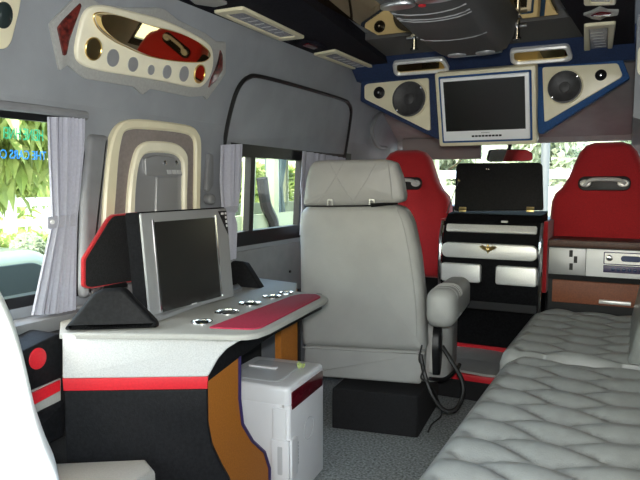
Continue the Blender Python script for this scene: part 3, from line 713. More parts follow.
cbox('door', 'white_plastic', -.027, .0, -.002, .286, .012, .335, .010)
df = Frame(cf.o, cf.V, (0, 0, 1))   # door face, u forward, faces the aisle
padded('window_strip', df, roundpoly([(.012, .318), (.27, .318), (.275, .345), (.27, .372), (.012, .375)], .006), .004, 'deep_red', ck, r=.001, w0=.002)
lf = Frame(cf.o, cf.U, (0, 0, 1))   # side facing the camera
padded('corner_rail', lf, rrect(-.058, -.012, .02, .325, .006), .008, 'white_plastic', ck, r=.002, w0=.007)
padded('latch', lf, rrect(-.062, .0, .10, .225, .004), .012, 'white_plastic', ck, r=.003, w0=.012)
padded('latch_grip', lf, rrect(-.038, -.022, .115, .205, .003), .004, 'lid_grey', ck, r=.001, w0=.014)
padded('latch', df, rrect(-.0, .045, .10, .225, .004), .006, 'white_plastic', ck, r=.002, w0=.006)
bm = NB(); ring(bm, df, circle(.15, .21, .042, 28, .038), circle(.15, .21, .040, 28, .036), .003, w0=.0015); link('moulded_ring', bm, 'lid_grey', ck)
bm = NB()
for k in range(7): pad(bm, df, [(.055, .125+.011*k), (.063, .125+.011*k), (.063, .132+.011*k), (.055, .132+.011*k)], .002, w0=.0012)
link('moulded_lettering', bm, 'lid_grey', ck)
bm = NB(); o = cf.w(-.05, .2, .394)
for k in range(7):
    a = random.random()*6.28; p0 = o + Vector((.006*math.cos(a), .006*math.sin(a), .0)); p1 = p0 + Vector((.008*math.cos(a), .008*math.sin(a), .012+.01*random.random()))
    tube(bm, [p0, (p0+p1)/2+Vector((0, 0, .003)), p1], [.003, .005, .001], 6)
tag(link('green_tag', bm, 'plant_green', None, True), 'tiny pale green sprig lying on the cool box lid', 'sprig')

# ================================================================== CAPTAIN SEAT
seat = thing('captain_seat', 'grey vinyl captain seat with quilted headrest seen from behind on a black box', 'seat', (-1.02, 2.4, 0))
sa = math.radians(11)
sf = Frame((-1.022, 2.30, 0), (math.cos(sa), math.sin(sa), 0), (0, 0, 1))    # back face: u right, v up, w toward camera
def sfx(pts): return sf.poly(pts)
bk = sfx([(301, 347), (299, 300), (298.5, 250), (298, 222), (300, 211), (307, 205.5), (330, 205), (370, 204), (395, 205), (405, 209), (412, 222), (419, 255), (424, 300), (426, 353)])
padded('backrest', sf, roundpoly(bk, .02, 3), .15, 'seat_vinyl', seat, r=.035, back=.04, seg=5, dome=.012)
sk = sfx([(304, 346), (424, 352), (423, 378), (420, 385), (303, 376)])
padded('seat_skirt', sf, roundpoly(sk, .01, 3), .50, 'seat_vinyl', seat, r=.012, w0=-.002)
bm = NB(); tube(bm, [sf.w(*sf.px(x, y), .004) for x, y in ((303, 347), (340, 349), (380, 352), (425, 353))], .003, 6); link('seam', bm, 'plate_grey', seat, True)
bm = NB(); tube(bm, spline([sf.w(*sf.px(x, y), w_) for x, y, w_ in ((396, 207, -.004), (404, 228, .001), (411, 265, .001), (416, 310, .001), (417, 350, -.002))], 5), .002, 5); link('seam', bm, 'plate_grey', seat, True)
cu0 = sf.px(305, 330)[0]; cu1 = sf.px(424, 330)[0]
bm = NB(); fz = Frame(sf.w(0, 0, 0)+Vector((0, 0, .445)), sf.U, -sf.W)
pad(bm, fz, rrect(cu0, cu1+.10, .10, .58, .10, 5), .25, r=.05, seg=5); link('seat_cushion', bm, 'seat_vinyl', seat, True)
# headrest
hr = sf.poly([(303, 206), (304, 195), (306, 180), (309, 167), (314, 161), (330, 160), (365, 159.5), (385, 159), (396, 162), (402, 178), (405, 196), (404, 201), (396, 204), (350, 206)])
ho = Frame(sf.o + sf.W*.012, sf.U, sf.V)
hd = padded('headrest', ho, roundpoly(hr, .012, 3), .12, 'seat_vinyl', seat, r=.025, back=.035, seg=4, dome=.010)
bm = NB()
for a, b in (((318, 205), (340, 161)), ((352, 205), (328, 161)), ((350, 204), (378, 161)), ((352, 161), (324, 206)), ((378, 203), (352, 162)), ((383, 203), (395, 166))):
    pass
for path in (((318, 203), (333, 182), (344, 162)), ((330, 163), (340, 182), (354, 203)), ((352, 203), (366, 182), (376, 163)), ((388, 163), (391, 182), (392, 200))):
    tube(bm, spline([ho.w(*ho.px(x, y), .0100 if i == 1 else .001) for i, (x, y) in enumerate(path)], 6), .0018, 5)
link('stitching', bm, 'plate_grey', hd, True)
for x in (331, 372.5):
    u, v = ho.px(x, 203); bm = NB(); ring(bm, ho, rrect(u-.012, u+.012, v-.014, v+.016, .004), rrect(u-.007, u+.007, v-.010, v+.010, .003), .006, w0=.016, r=.001); link('buckle', bm, 'satin_steel', hd, True)
bm = NB(); tube(bm, [ho.w(*ho.px(x, y), w) for x, y, w in ((372, 205, .018), (385, 204, .012), (398, 203.5, .004))], [.009, .007, .004], 6); tube(bm, [ho.w(*ho.px(x, y), w) for x, y, w in ((306, 206, .006), (331, 206, .017), (372, 205.5, .017))], .003, 6); link('strap', bm, 'black_plastic', hd, True)
# armrest on the right
def sw(u, v, w): return sf.w(u, v, w)
ar = Frame(sf.w(0, 0, .02), -sf.W, sf.V)   # side plane: u forward
au = sf.px(438, 300)[0]
bm = NB(); fa = Frame(sf.o + sf.U*(au-.050), sf.U, sf.V)
prof = rrect(0, .112, .472, .622, .042, 5)
L = []
for w_, s_ in ((.0, .55), (-.012, .85), (-.035, 1.0), (-.10, 1.0), (-.17, .98), (-.30, .98), (-.42, .95), (-.45, .85), (-.465, .6)):
    cz = .547 - (-w_)*.01; L.append([bm.verts.new(fa.w(.056+.012-w_*.09+(p[0]-.056)*s_, cz+(p[1]-.547)*s_*(1 if w_ > -.15 else .97), w_+.12)) for p in ccw(prof)])
n_ = len(L[0])
for A, B in zip(L, L[1:]):
    for k in range(n_): bm.faces.new((A[k-1], A[k], B[k], B[k-1]))
bm.faces.new(L[0][::-1]); bm.faces.new(L[-1]); am = link('armrest', bm, 'seat_vinyl', seat, True, 60)
for w_ in (.055, .0, -.03, -.055):
    bm = NB(); tube(bm, [fa.w(.056+.012+(.12-w_)*.09+(p[0]-.056)*1.0, .547-(.12-w_)*.01+(p[1]-.547)*1.0, w_) for p in ccw(prof) if p[1] > .50], .0018, 5); link('armrest_seam', bm, 'plate_grey', am, True)
# side shield and recline gear
padded('side_shield', Frame(sf.w(cu1+.05, 0, 0), -sf.W, sf.V), roundpoly([(.02, .25), (.42, .25), (.46, .33), (.44, .44), (.30, .49), (.10, .44)], .03), .03, 'seat_vinyl', seat, r=.01)
rg = padded('recline_gear', Frame(sf.w(cu1+.035, 0, 0), -sf.W, sf.V), roundpoly([(-.03, .36), (-.01, .44), (.05, .46), (.12, .40), (.10, .28), (.02, .24)], .03), .03, 'black_plastic', seat, r=.008, w0=.03)
bm = NB(); tube(bm, spline([sf.w(cu1+.03, .25, .03), sf.w(cu1+.08, .22, -.08), sf.w(cu1+.12, .24, -.16), sf.w(cu1+.13, .25, -.2)], 5), .008, 8); link('recline_lever', bm, 'black_plastic', rg, True)
# black pedestal box
pb = Frame((0, 0, 0), (1, 0, 0), (0, 0, 1))
bm = NB(); c4 = [(-1.105, 2.262), (-.752, 2.325), (-.790, 2.74), (-1.14, 2.70)]
fz = Frame((0, 0, .172), (1, 0, 0), (0, 1, 0)); pad(bm, fz, roundpoly(c4, .012), .17, r=.008)
tag(link('pedestal_box', bm, 'black_carpet', None, True), 'black carpeted box on the floor under the captain seat', 'box')
# cables
def wp(x, y, d):   # a point at a given distance along Y
    return P(x, y, 'Y', d)
bm = NB(); tube(bm, spline([wp(420, 352, 2.36), wp(424, 372, 2.34), wp(432, 395, 2.33), wp(444, 410, 2.34), wp(456, 409, 2.36), wp(463, 395, 2.40), wp(462, 380, 2.42), wp(452, 362, 2.44), wp(442, 346, 2.44)], 6), .009, 8)
tag(link('cable_loop', bm, 'rubber', None, True), 'thick black cable loop hanging beside the captain seat', 'cable')
bm = NB(); tube(bm, spline([wp(422, 345, 2.34), wp(419, 360, 2.33), wp(424, 368, 2.32), wp(421, 378, 2.32), wp(430, 384, 2.33), wp(440, 405, 2.40), P(441, 416, 'Z', .02), P(432, 424, 'Z', .006), P(428, 432, 'Z', .005)], 5), .0035, 6)
tag(link('thin_wire', bm, 'rubber', None, True), 'thin dark wire trailing from the captain seat down to the carpet', 'wire')

# ================================================================== RED BUCKET SEATS
def bucket(cx, label):
    t = thing('bucket_seat', label, 'seat', (cx, 3.45, 0), 'red front bucket seats')
    dz_ = .0 if cx > -.5 else -.014
    half = [(.0, 1.222), (.06, 1.222), (.10, 1.208), (.128, 1.175), (.150, 1.12), (.175, 1.05), (.205, 1.0), (.235, .97), (.250, .93), (.255, .86), (.252, .75), (.248, .66), (.24, .56), (.20, .51), (0, .51)]
    half = [(a, b+dz_) for a, b in half]; o = [(cx+a, b) for a, b in half] + [(cx-a, b) for a, b in half[::-1][1:-1]]
    fr = Frame((0, 3.30, .5), (1, 0, 0), (0, .05, 1)); o = [(a, b-.5) for a, b in o]
    padded('backrest', fr, o, .14, 'red_fabric', t, r=.045, back=.05, seg=5, dome=.018)
    sl = rrect(cx-.125, cx+.108, .483, .552, .032, 6)
    sl = padded('handle_recess', fr, sl, .012, 'black_plastic', t, r=.003, w0=.022)
    bm = NB(); tube(bm, spline([fr.w(cx-.098, .505, .026), fr.w(cx-.07, .532, .036), fr.w(cx-.005, .536, .040), fr.w(cx+.055, .532, .036), fr.w(cx+.085, .515, .026)], 5), [.010]*21, 8); link('chrome_handle', bm, 'silver', sl, True)
    for s in (-1, 1):
        bm = NB(); pad(bm, fr, circle(cx-.008+s*.083, .518, .026, 18, .019), .012, r=.005, w0=.032); link('handle_end', bm, 'silver', sl, True)
    bm = NB(); box(bm, cx-.25, cx+.25, 3.40, 3.86, .50, .66, .05, 4); link('cushion', bm, 'red_fabric', t, True)
    bm = NB(); box(bm, cx-.20, cx+.22, 3.42, 3.84, .0, .50); link('seat_box', bm, 'black_plastic', t)
    return t
bucket(-.146, 'red fabric bucket seat with chrome handle behind the radio box at right')
bucket(-1.175, 'red fabric bucket seat partly hidden by the grey headrest at left')

# ================================================================== CENTRE CABINET
cx0, cx1 = -.885, -.385; YF = 3.05
cb = thing('centre_cabinet', 'black cabinet with silver drawers and raised lid between the red seats', 'cabinet', (-.64, YF+.1, .2))
fr = FY(YF)
def zy(y, x=490): return P(x, y, 'Y', YF).z
def xx(x, y=260): return P(x, y, 'Y', YF).x
bm = NB()
prof = [(3.28, .14), (3.28, .395), (3.05, .40), (3.03, .47), (3.02, .60), (3.03, .74), (3.07, .83), (3.12, .865), (3.30, .88), (3.30, .14)]
A = [bm.verts.new((cx0+.02, y, z)) for y, z in prof]; B = [bm.verts.new((cx1-.02, y, z)) for y, z in prof]
for k in range(len(prof)): bm.faces.new((A[k-1], A[k], B[k], B[k-1]))
bm.faces.new(A); bm.faces.new(B[::-1]); link('body', bm, 'black_matte', cb, True, 25)
for x in (cx0, cx1-.0):
    bm = NB(); box(bm, x-.010, x+.010, 3.08, 3.30, .50, .84, .006); link('red_side', bm, 'red_fabric', cb, True)
for x in (cx0+.012, cx1-.012):
    bm = NB(); tube(bm, spline([(x, 3.035, .40), (x, 3.012, .60), (x, 3.022, .74), (x, 3.062, .83)], 5), .010, 8); link('chrome_upright', bm, 'chrome', cb, True)
def front(y0, y1, x0, x1, name, r, w=.03):
    f_ = FY(3.03); p = rrect(f_.px(x0, 260)[0], f_.px(x1, 260)[0], f_.px(490, y1)[1], f_.px(490, y0)[1], r)
    return padded(name, f_, p, .03, 'silver', cb, r=.005, w0=w)
f_ = Frame((0, 3.035, .75), (1, 0, 0), (0, .04, .11))
padded('silver_strip', f_, rrect(cx0+.035, cx1-.035, f_.px(490, 233)[1], f_.px(490, 225.5)[1], .008), .03, 'silver', cb, r=.003, w0=.014)
d1 = front(243.5, 258.5, 443, 538, 'drawer', .03)
dd = [('door', 443, 482), ('door', 497, 538)]
for n_, a, b in dd: front(264.5, 283, a, b, n_, .012)
padded('kick_panel', FY(3.05), rrect(cx0+.025, cx1-.025, .402, .478, .004), .02, 'dark_grey', cb, r=.003, w0=.012)
# winged emblem
ef2 = FY(3.0); u, v = ef2.px(488, 248.8); em = NB()
lathe(em, ef2, u, v-.002, [(.014, 0), (.013, .006), (.006, .011), (0, .012)], 12)
for s in (-1, 1):
    for k in range(4):
        a = math.radians(8+24*k-30); L_ = .040-.007*k
        tube(em, [ef2.w(u+s*.006, v+.004-.003*k, .004), ef2.w(u+s*(.006+L_*.55*math.cos(a)), v+.006+L_*.4*math.sin(-a), .007), ef2.w(u+s*(.006+L_*math.cos(a)), v+.008-.006*k, .003)], [.004, .006, .001], 6)
tube(em, [ef2.w(u, v+.004, .006), ef2.w(u, v+.016, .008), ef2.w(u+.003, v+.021, .010)], [.006, .006, .002], 6)
tube(em, [ef2.w(u, v-.008, .006), ef2.w(u, v-.022, .004)], [.007, .002], 6)
link('winged_emblem', em, 'gold', d1, True)
# raised lid
lf_ = Frame((0, 3.16, .89), (1, 0, 0), (0, .12, 1))
lp = lf_.poly([(454, 211), (456, 166), (459, 163), (540, 162.5), (542, 165), (543, 210)])
ld = padded('lid', lf_, roundpoly(lp, .012), .025, 'black_leather', cb, r=.005)
bm = NB(); tube(bm, [lf_.w(p[0], p[1], -.012) for p in lf_.poly([(454, 210), (543, 209)])], .006, 6); link('lid_edge_rail', bm, 'lid_grey', ld, True)
for x in (463, 530.5):
    u, v = lf_.px(x, 209); bm = NB(); pad(bm, lf_, rrect(u-.018, u+.018, v-.016, v+.010, .003), .006, w0=.010, r=.002); tube(bm, [lf_.w(u-.018, v-.002, .010), lf_.w(u+.018, v-.002, .010)], .005, 8); link('hinge', bm, 'brass', ld, True)
u, v = lf_.px(459, 181); bm = NB(); pad(bm, lf_, [(u-.004, v-.01), (u+.008, v), (u-.004, v+.012)], .004, w0=.006); link('stay_bracket', bm, 'brass', ld)
bm = NB(); tube(bm, [lf_.w(u, v, .01), (cx0+.03, 3.06, .87)], .0025, 6); link('lid_stay', bm, 'satin_steel', ld, True)
bm = NB()
for x in (486.5, 488.5): 
    u, v = lf_.px(x, 169); lathe(bm, lf_, u, v, [(.003, 0), (.003, .003), (0, .004)], 8)
link('stud', bm, 'chrome', ld, True)
q = P(504.5, 220, 'Y', 3.07); padded('badge', Frame((0, 3.068, .80), (1, 0, 0), (0, .04, .09)), rrect(q.x-.016, q.x+.016, q.z-.815, q.z-.805, .003), .01, 'label_white', cb, w0=.012)
# step with quilted mat
fs = thing('front_step', 'low step with grey quilted mat and red lip in front of the centre cabinet', 'step', (-.7, 2.95, 0))
bm = NB(); box(bm, -.93, -.46, 2.86, 3.27, 0.0, .10); link('step_base', bm, 'black_carpet', fs)
bm = NB(); box(bm, -.93, -.46, 2.83, 3.27, .10, .130, .004); link('red_lip', bm, 'red_trim', fs, True)
bm = NB(); nx, ny = 44, 40; G = []
for i in range(nx+1):
    row = []
    for j in range(ny+1):
        x = -.925 + .465*i/nx; y = 2.838+.43*j/ny; a = (x+.74)/.14; b = (y-2.93)/.12
        row.append(bm.verts.new((x, y, .139 + .012*(abs(math.cos(a*PI/2))*abs(math.cos(b*PI/2)))**.5)))
    G.append(row)
for i in range(nx):
    for j in range(ny): bm.faces.new((G[i][j], G[i+1][j], G[i+1][j+1], G[i][j+1]))
bmesh.ops.recalc_face_normals(bm, faces=bm.faces); bmesh.ops.solidify(bm, geom=bm.faces[:], thickness=.012); link('quilted_mat', bm, 'seat_vinyl', fs, True, 60)
bm = NB(); box(bm, -.87, -.46, 3.262, 3.272, .139, .163); link('rear_red_line', bm, 'red_trim', fs)

# ================================================================== RADIO BOX
rb = thing('radio_box', 'silver fronted box with car radio in front of the right red seat', 'cabinet', (-.15, 3.1, 0))
x0, x1 = -.365, .145
bm = NB(); box(bm, x0, x1, 3.065, 3.255, 0, .745); link('carcass', bm, 'black_plastic', rb)
bm = NB(); box(bm, x0-.005, x1, 3.04, 3.26, .728, .760, .006); link('shelf_top', bm, 'brown_board', rb, True)
f_ = FY(3.06)
def fp(name, px, m, w0, r=.002, t_=.01): return padded(name, f_, roundpoly(f_.poly(px), .004), t_, m, rb, r=r, w0=w0)
padded('silver_panel', f_, rrect(x0, -.205, .598, .722, .003), .012, 'tv_silver', rb, r=.002, w0=.008)
padded('white_panel', f_, rrect(-.204, x1, .598, .722, .003), .012, 'white_bezel', rb, r=.002, w0=.008)
for a, b in ((.345, 0), (.345, -.052), (.345, 0)): pass
for px in ((570.5, 250), (570.5, 263), (575, 256)):
    u, v = f_.px(*px); padded('slot', f_, rrect(u-.004, u+.011, v-.031, v, .002), .006, 'black_plastic', rb, w0=.0092)
padded('rust_panel', f_, rrect(-.345, x1, .468, .572, .003), .012, 'rust_board', rb, r=.002, w0=.008)
padded('black_band', f_, rrect(x0, x1, .574, .597, .002), .01, 'black_leather', rb, w0=.004)
u0r, v1r = f_.px(604, 251.5); v0r = f_.px(604, 263)[1]; v2r = f_.px(604, 272)[1]
rad = padded('radio', f_, rrect(u0r, u0r+.165, v0r-.004, v1r, .004), .02, 'purple_edge', rb, r=.002, w0=.012)
padded('radio_face', f_, rrect(u0r+.004, u0r+.16, v0r, v1r-.004, .003), .006, 'silver', rad, w0=.0135)
padded('display', f_, rrect(u0r+.07, u0r+.15, v0r+.012, v1r-.014, .012), .004, 'lcd', rad, w0=.015)
bm = NB(); lathe(bm, f_, u0r+.024, (v0r+v1r)/2, [(.014, .012), (.014, .018), (.011, .020), (0, .020)], 20); link('volume_knob', bm, 'chrome', rad, True)
ct = padded('control_strip', f_, rrect(u0r, u0r+.165, v2r, v0r-.008, .003), .012, 'purple_edge', rb, r=.002, w0=.011)
for k in range(6):
    bm = NB(); lathe(bm, f_, u0r+.04+.022*k, (v2r+v0r-.008)/2, [(.008, .010), (.008, .0155), (.005, .017), (0, .017)], 14); link('knob', bm, 'lcd', ct, True)
q0 = f_.px(599, 302.5); padded('silver_lip', f_, rrect(q0[0], q0[0]+.13, q0[1], q0[1]+.016, .002), .03, 'silver', rb, r=.002, w0=.028)

# ================================================================== BENCH
def tufted(bm, x0, x1, y0, y1, zt, h, rad, ph, cr=.10):
    nx, ny = 52, int((y1-y0)/.010)
    G = []
    for i in range(nx+1):
        row = []
        for j in range(ny+1):
            s = i/nx; y = y0+(y1-y0)*j/ny; c_ = max(0, cr-(y1-y)); xl = x0 + cr - math.sqrt(max(0, cr*cr-c_*c_)); x = xl+(x1-xl)*s
            yy = y + .012*math.sin((x+.2)*16)
            a = ((x+.16)/.15 + (yy-ph)/.066)/2; b = ((x+.16)/.15 - (yy-ph)/.066)/2
            tf_ = (abs(math.sin(PI*a))*abs(math.sin(PI*b)))**.5
            d = min(x-xl, (x1-x)*1.2, (y-y0)*2, (y1-y)*1.2); e = 0
            if d < rad: e = rad - math.sqrt(max(0, rad*rad-(rad-d)**2))
            fade = min(1, max(0, (d-.012)/.05))
            row.append(bm.verts.new((x, y, zt - e - h*(1-tf_)*fade)))
        G.append(row)
    low = zt-rad-.09
    for i in range(nx):
        for j in range(ny): bm.faces.new((G[i][j], G[i+1][j], G[i+1][j+1], G[i][j+1]))
    edge = [G[i][0] for i in range(nx+1)] + [G[nx][j] for j in range(1, ny+1)] + [G[i][ny] for i in range(nx-1, -1, -1)] + [G[0][j] for j in range(ny-1, 0, -1)]
    lo = [bm.verts.new((v.co.x, v.co.y, low)) for v in edge]
    for k in range(len(edge)): bm.faces.new((edge[k-1], edge[k], lo[k], lo[k-1]))
    bm.faces.new(lo[::-1]); return low
def bench(x0, x1, y0, y1, zt, label, ph, cr=.10):
    t = thing('bench_seat', label, 'bench', ((x0+x1)/2, (y0+y1)/2, 0), 'tufted grey benches along the right wall')
    bm = NB(); low = tufted(bm, x0, x1, y0, y1, zt, .032, .06, ph, cr); link('cushion', bm, 'bench_vinyl', t, True, 75)
    bm = NB(); box(bm, x0+.09, .13, y0+.03, y1-.03, 0, low+.002); link('base', bm, 'black_carpet', t)
    return t
b1 = bench(-.392, .075, .62, 2.20, .435, 'nearer tufted grey vinyl bench along the right wall', 1.374)
b2 = bench(-.415, .04, 2.205, 3.03, .45, 'farther tufted grey vinyl bench ending at the radio box', 2.30, .16)
def bback2(y0, y1, root, xf):
    # bench back leaning on the right wall, faces -X
    fr = Frame((xf, 0, .40), (0, -1, 0), (.08, 0, .42))
    pad_b = NB(); pad(pad_b, fr, rrect(-y1, -y0, 0, .44, .07, 6), .05, r=.03, seg=5, back=.01); link('bench_back', pad_b, 'bench_vinyl', root, True)
bback2(.62, 2.19, b1, .055); bback2(2.22, 2.99, b2, -.018)

# ================================================================== WHITE SEAT NEAR THE CAMERA
ws = thing('lounge_chair', 'white leather chair back close to the camera at lower left', 'chair', (-.9, .4, 0))
wfv = Frame((-.60, .50, 0), (.60, .80, 0), (0, 0, 1))
o = wfv.poly([(-190, 300), (-170, 284), (-60, 280), (-24, 282), (-5, 298), (7, 320), (18, 350), (27, 385), (36, 425), (48, 460), (60, 490), (66, 540), (54, 590), (-60, 600), (-180, 590)])
padded('seat_back', wfv, catm(o, 3), .10, 'white_leather', ws, r=.02, back=.02, seg=4, dome=.012)
us = [p[0] for p in o]; vs = [p[1] for p in o]
bm = NB(); q = wfv.w((min(us)+max(us))/2-.02, 0, -.06); tube(bm, [q+Vector((0, 0, .0)), q+Vector((0, 0, min(vs)+.06))], .05, 14); link('pedestal', bm, 'black_plastic', ws, True)

# ================================================================== OUTSIDE
GZ = -.55
bm = NB(); box(bm, -60, 60, -60, 80, GZ-.1, GZ); struct(link('ground', bm, 'concrete'))
def leaf(bm, p, d, L, w, up):
    side = d.cross(up)
    if side.length < .01: side = Vector((1, 0, 0))
    side.normalize(); n = side.cross(d).normalized()
    a = bm.verts.new(p); b = bm.verts.new(p+d*L*.5+side*w+n*w*.3); c = bm.verts.new(p+d*L-n*L*.12); e = bm.verts.new(p+d*L*.5-side*w+n*w*.3); m_ = bm.verts.new(p+d*L*.5-n*w*.25)
    bm.faces.new((a, b, m_)); bm.faces.new((b, c, m_)); bm.faces.new((c, e, m_)); bm.faces.new((e, a, m_))
def rv(): return Vector((random.gauss(0, 1), random.gauss(0, 1), random.gauss(0, 1))).normalized()
def tree(label, x, y, h, rad, n, L, w, m, zc=None, droop=.3, sq=(1, 1, 1), group='trees outside the windows'):
    t = thing('leafy_tree', label, 'tree', (x, y, GZ), group)
    zc = zc if zc is not None else GZ+h-rad*sq[2]*.8
    bm = NB(); tube(bm, spline([(x, y, GZ), (x+.05, y, GZ+.5*(zc-GZ)), (x, y+.05, zc)], 4), [.14, .13, .12, .11, .10, .09, .08, .07, .06][:9], 8)
    for k in range(6):
        d = rv(); d.z = abs(d.z)*.6; q = Vector((x, y, zc-.3)); tube(bm, [q, q+d*rad*.5, q+d*rad*.85+Vector((0, 0, .1))], [.05, .03, .012], 6)
    link('trunk', bm, 'bark', t, True)
    bm = NB(); cl = [(Vector((x, y, zc)) + Vector([rv()[i]*rad*sq[i]*random.random()**.4 for i in range(3)])) for _ in range(max(8, n//60))]
    for k in range(n):
        c = random.choice(cl); p = c + rv()*rad*.24*random.random()**.5; d = (rv() + Vector((0, 0, -droop))).normalized(); s = .7+.6*random.random()
        leaf(bm, p, d, L*s, w*s, Vector((0, 0, 1)))
    link('foliage', bm, m, t)
def hedge(label, x0, x1, y0, y1, z1, n, m, L=.10):
    t = thing('clipped_hedge', label, 'hedge', ((x0+x1)/2, (y0+y1)/2, GZ), 'hedges outside')
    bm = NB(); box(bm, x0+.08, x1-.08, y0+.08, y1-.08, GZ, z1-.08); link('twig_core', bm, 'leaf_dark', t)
    bm = NB()
    for k in range(n):
        f_ = random.random(); p = Vector((random.uniform(x0, x1), random.uniform(y0, y1), random.uniform(GZ, z1)))
        a = random.choice((0, 1, 1, 2, 2))
        if a == 0: p.y = random.choice((y0, y1))
        elif a == 1: p.x = x1
        else: p.z = z1
        leaf(bm, p+rv()*.04, (rv()+Vector((0, 0, .3))).normalized(), L, L*.35, Vector((0, 0, 1)))
    link('foliage', bm, m, t)
# left side
tree('bright drooping leafy tree filling the rear left window', -6.1, 4.2, 3.2, 1.7, 3600, .34, .05, 'leaf_bright', zc=2.0, droop=1.2, sq=(.7, .95, .62))
tree('bright leafy tree farther back beyond the low hedge and white fence', -14.5, 9.5, 4.5, 2.4, 2200, .4, .09, 'leaf_bright', zc=1.9, droop=.8, sq=(1, 1.3, .8))
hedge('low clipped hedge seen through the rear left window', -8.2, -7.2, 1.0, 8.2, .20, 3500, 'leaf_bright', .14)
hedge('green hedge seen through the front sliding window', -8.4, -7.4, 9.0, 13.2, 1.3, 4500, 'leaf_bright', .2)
bm = NB()
ft = thing('white_fence', 'low white fence rail beyond the hedge on the left', 'fence', (-11, 8, GZ))
bm = NB(); box(bm, -11.05, -10.95, 1, 16, .55, .72); box(bm, -11.05, -10.95, 1, 16, .15, .28); link('rail', bm, 'white_paint', ft)
for k in range(9):
    bm = NB(); box(bm, -11.07, -10.93, 1.2+1.7*k, 1.4+1.7*k, GZ, .80); link('post', bm, 'white_paint', ft)
# round clipped shrub
bm = NB(); c = P(28, 250, 'X', -4.6)
t = thing('round_shrub', 'pale round clipped shrub seen through the rear left window', 'shrub', (c.x, c.y, GZ))
tube(bm, [(c.x, c.y, GZ), c], .05); link('trunk', bm, 'bark', t)
bm = NB()
bmesh.ops.create_icosphere(bm, subdivisions=3, radius=.115, matrix=Matrix.Translation(c))
for k in range(700):
    d = rv(); leaf(bm, c+d*.112, (d+rv()*.8).normalized(), .05, .016, Vector((0, 0, 1)))
link('foliage', bm, 'leaf_haze', t)
# parked car on the left
pc = thing('parked_car', 'dark green parked car just outside the rear left window', 'car', (-3.0, 2.2, GZ))
fy = Frame((-2.75, 0, 0), (0, 1, 0), (0, 0, 1))
body = [(.2, -.35), (.2, .15), (.5, .30), (2.3, .36), (2.9, .28), (3.15, .10), (3.2, -.35)]
padded('car_body', fy, roundpoly(body, .12), 1.5, 'car_green', pc, r=.08, back=.08)
gp = fy.poly([(9, 275), (30, 269), (46, 267), (48, 292), (38, 297), (12, 298)])
cab = [(.8, .30), (1.05, .62), (1.3, .665), (2.3, .665), (2.75, .34)]
padded('cabin', Frame((-2.86, 0, 0), (0, 1, 0), (0, 0, 1)), roundpoly(cab, .08), 1.2, 'car_green', pc, r=.08, back=.08)
padded('side_glass', Frame((-2.86, 0, 0), (0, 1, 0), (0, 0, 1)), roundpoly([(1.08, .36), (1.2, .58), (1.34, .60), (2.25, .60), (2.5, .38)], .05), .02, 'dark_glass', pc, r=.004, w0=.008)
for y in (.75, 2.62):
    bm = NB(); lathe(bm, Frame((-2.74, 0, 0), (0, 1, 0), (0, 0, 1)), y, -.26, [(.29, -.2), (.29, .0), (.24, .02), (.18, .01), (0, .02)], 28); link('wheel', bm, 'rubber', pc, True)
# neighbouring van on the left, seen through the sliding window
nv = thing('neighbour_van', 'pale green van parked alongside seen through the front sliding window', 'van', (-3.2, 5.5, GZ))
X0, X1, YA, YB = -4.1, -2.6, 4.3, 8.8
sill, head = .78, 1.30
for x in (X0, X1):
    bm = NB(); box(bm, x-.03, x+.03, YA-.9, YB, GZ+.25, sill); link('side_panel', bm, 'van_pale', nv)
bm = NB(); box(bm, X0, X1, YA-.1, YB, head, head+.35, .1); link('roof', bm, 'van_pale', nv, True)
bm = NB(); box(bm, X0, X1, YA-.95, YB, GZ+.2, GZ+.3); link('chassis', bm, 'black_plastic', nv)
for x in (X0, X1):
    for ya, yb in ((YA-.05, YA-.05), (YA+1.2, YA+1.2), (YA+2.7, YA+2.7), (YB-.1, YB-.1)):
        bm = NB(); tube(bm, [(x, ya, sill-.05), (x+.0, yb, head+.05)], .05, 8); link('pillar', bm, 'van_pale', nv, True)
bm = NB(); tube(bm, spline([P(262, 178, 'X', X1+.05), P(266, 205, 'X', X1+.05), P(273, 222, 'X', X1+.05), P(276, 246, 'X', X1+.05)], 5), .045, 8); link('door_seal', bm, 'rubber', nv, True)
bm = NB(); tube(bm, [P(250, 150, 'X', X1+.05), P(246, 250, 'X', X1+.05)], .05, 8); link('door_post', bm, 'van_pale', nv, True)
bm = NB(); box(bm, X0+.1, X1-.1, YA-.9, YA-.4, .35, .62, .04); link('dashboard', bm, 'brown_board', nv, True)
bm = NB(); G = []
for (xl, xr, y) in ((264, 284, 152), (265, 283, 166), (268, 280, 186), (267, 281, 200), (265, 283, 214)):
    A = P(xl, y, 'X', X1-.1); B = P(xr, y, 'X', X1-.1)
    G.append([bm.verts.new(A.lerp(B, k/30)+Vector((.03*math.sin(k*1.3), 0, 0))) for k in range(31)])
for A, B in zip(G, G[1:]):
    for k in range(30): bm.faces.new((A[k], A[k+1], B[k+1], B[k]))
bmesh.ops.recalc_face_normals(bm, faces=bm.faces); bmesh.ops.solidify(bm, geom=bm.faces[:], thickness=.006); link('curtain', bm, 'gauze_green', nv, True, 60)
for y in (YA+.3, YB-.9):
    bm = NB(); lathe(bm, Frame((X1+.04, 0, 0), (0, 1, 0), (0, 0, 1)), y, GZ+.32, [(.32, -.2), (.32, .0), (.25, .02), (0, .02)], 28); link('wheel', bm, 'rubber', nv, True)
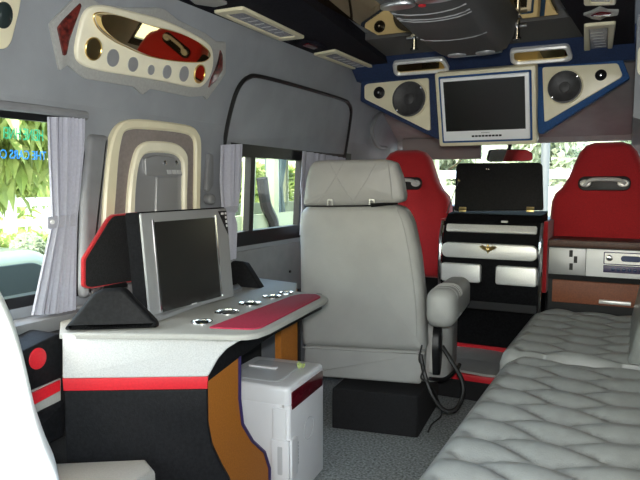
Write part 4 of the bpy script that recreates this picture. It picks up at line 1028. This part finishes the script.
# ahead
for i, (x, y, h, r) in enumerate(((-9.3, 19, 5.5, 1.42), (-5.9, 20, 5.0, 1.42), (-2.6, 19.5, 5.2, 1.42), (.6, 20.5, 5.5, 1.42), (3.8, 19, 5, 1.42))):
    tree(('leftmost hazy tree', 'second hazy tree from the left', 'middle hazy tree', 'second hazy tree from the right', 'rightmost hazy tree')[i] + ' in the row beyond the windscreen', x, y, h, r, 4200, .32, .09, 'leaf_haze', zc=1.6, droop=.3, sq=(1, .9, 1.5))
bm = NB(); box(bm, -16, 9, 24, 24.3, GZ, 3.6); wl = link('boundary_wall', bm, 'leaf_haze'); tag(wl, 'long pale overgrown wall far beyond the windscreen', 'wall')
gr = thing('guard_rail', 'pale blue guard rail in front of the hazy trees beyond the windscreen', 'rail', (-2, 14, GZ))
bm = NB(); box(bm, -8, 4, 13.95, 14.05, 1.12, 1.30); link('rail', bm, 'pale_wall', gr)
for k in range(7):
    bm = NB(); box(bm, -7.9+1.9*k, -7.8+1.9*k, 14.06, 14.14, GZ, 1.25); link('post', bm, 'white_paint', gr)
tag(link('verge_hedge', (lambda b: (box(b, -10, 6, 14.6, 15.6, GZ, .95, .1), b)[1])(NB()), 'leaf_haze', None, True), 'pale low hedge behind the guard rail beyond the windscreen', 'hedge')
q = P(545, 170, 'Y', 7.0); pt = thing('metal_post', 'grey metal post outside in front of the windscreen', 'post', (q.x, 7.0, GZ))
bm = NB(); tube(bm, [(q.x, 7.0, GZ), (q.x, 7.0, 3.2)], .045, 12); link('pole', bm, 'post_metal', pt, True)
bm = NB(); tube(bm, [(q.x, 7.0, GZ), (q.x, 7.0, GZ+.06)], .11, 14); link('base_flange', bm, 'post_metal', pt, True)

# ================================================================== LIGHT
sc = bpy.context.scene
w = bpy.data.worlds.new('sky'); sc.world = w; w.use_nodes = True; nt = w.node_tree; bg = nt.nodes['Background']
sk_ = nt.nodes.new('ShaderNodeTexSky'); sk_.sky_type = 'NISHITA'; sk_.sun_disc = False; sk_.sun_elevation = math.radians(55); sk_.sun_rotation = math.radians(200); sk_.dust_density = 3; sk_.air_density = 1.5
nt.links.new(sk_.outputs[0], bg.inputs[0]); bg.inputs[1].default_value = .95
s = bpy.data.lights.new('sun', 'SUN'); s.energy = 6.5; s.angle = .01; s.color = (1, .95, .86); so_ = bpy.data.objects.new('sun', s); C.objects.link(so_); so_.rotation_euler = (math.radians(28), math.radians(14), 0)
fl_ = bpy.data.lights.new('camera_flash', 'AREA'); fl_.shape = 'DISK'; fl_.size = .06; fl_.energy = 16; fl_.color = (1, .98, .94)
fo = bpy.data.objects.new('camera_flash', fl_); C.objects.link(fo); fo.location = (.02, -.04, 1.10); fo.rotation_euler = (PI/2 - PH, 0, TH)
vs_ = sc.view_settings; vs_.view_transform = 'Standard'; vs_.look = 'None'; vs_.gamma = 1; vs_.use_curve_mapping = False; vs_.exposure = .55
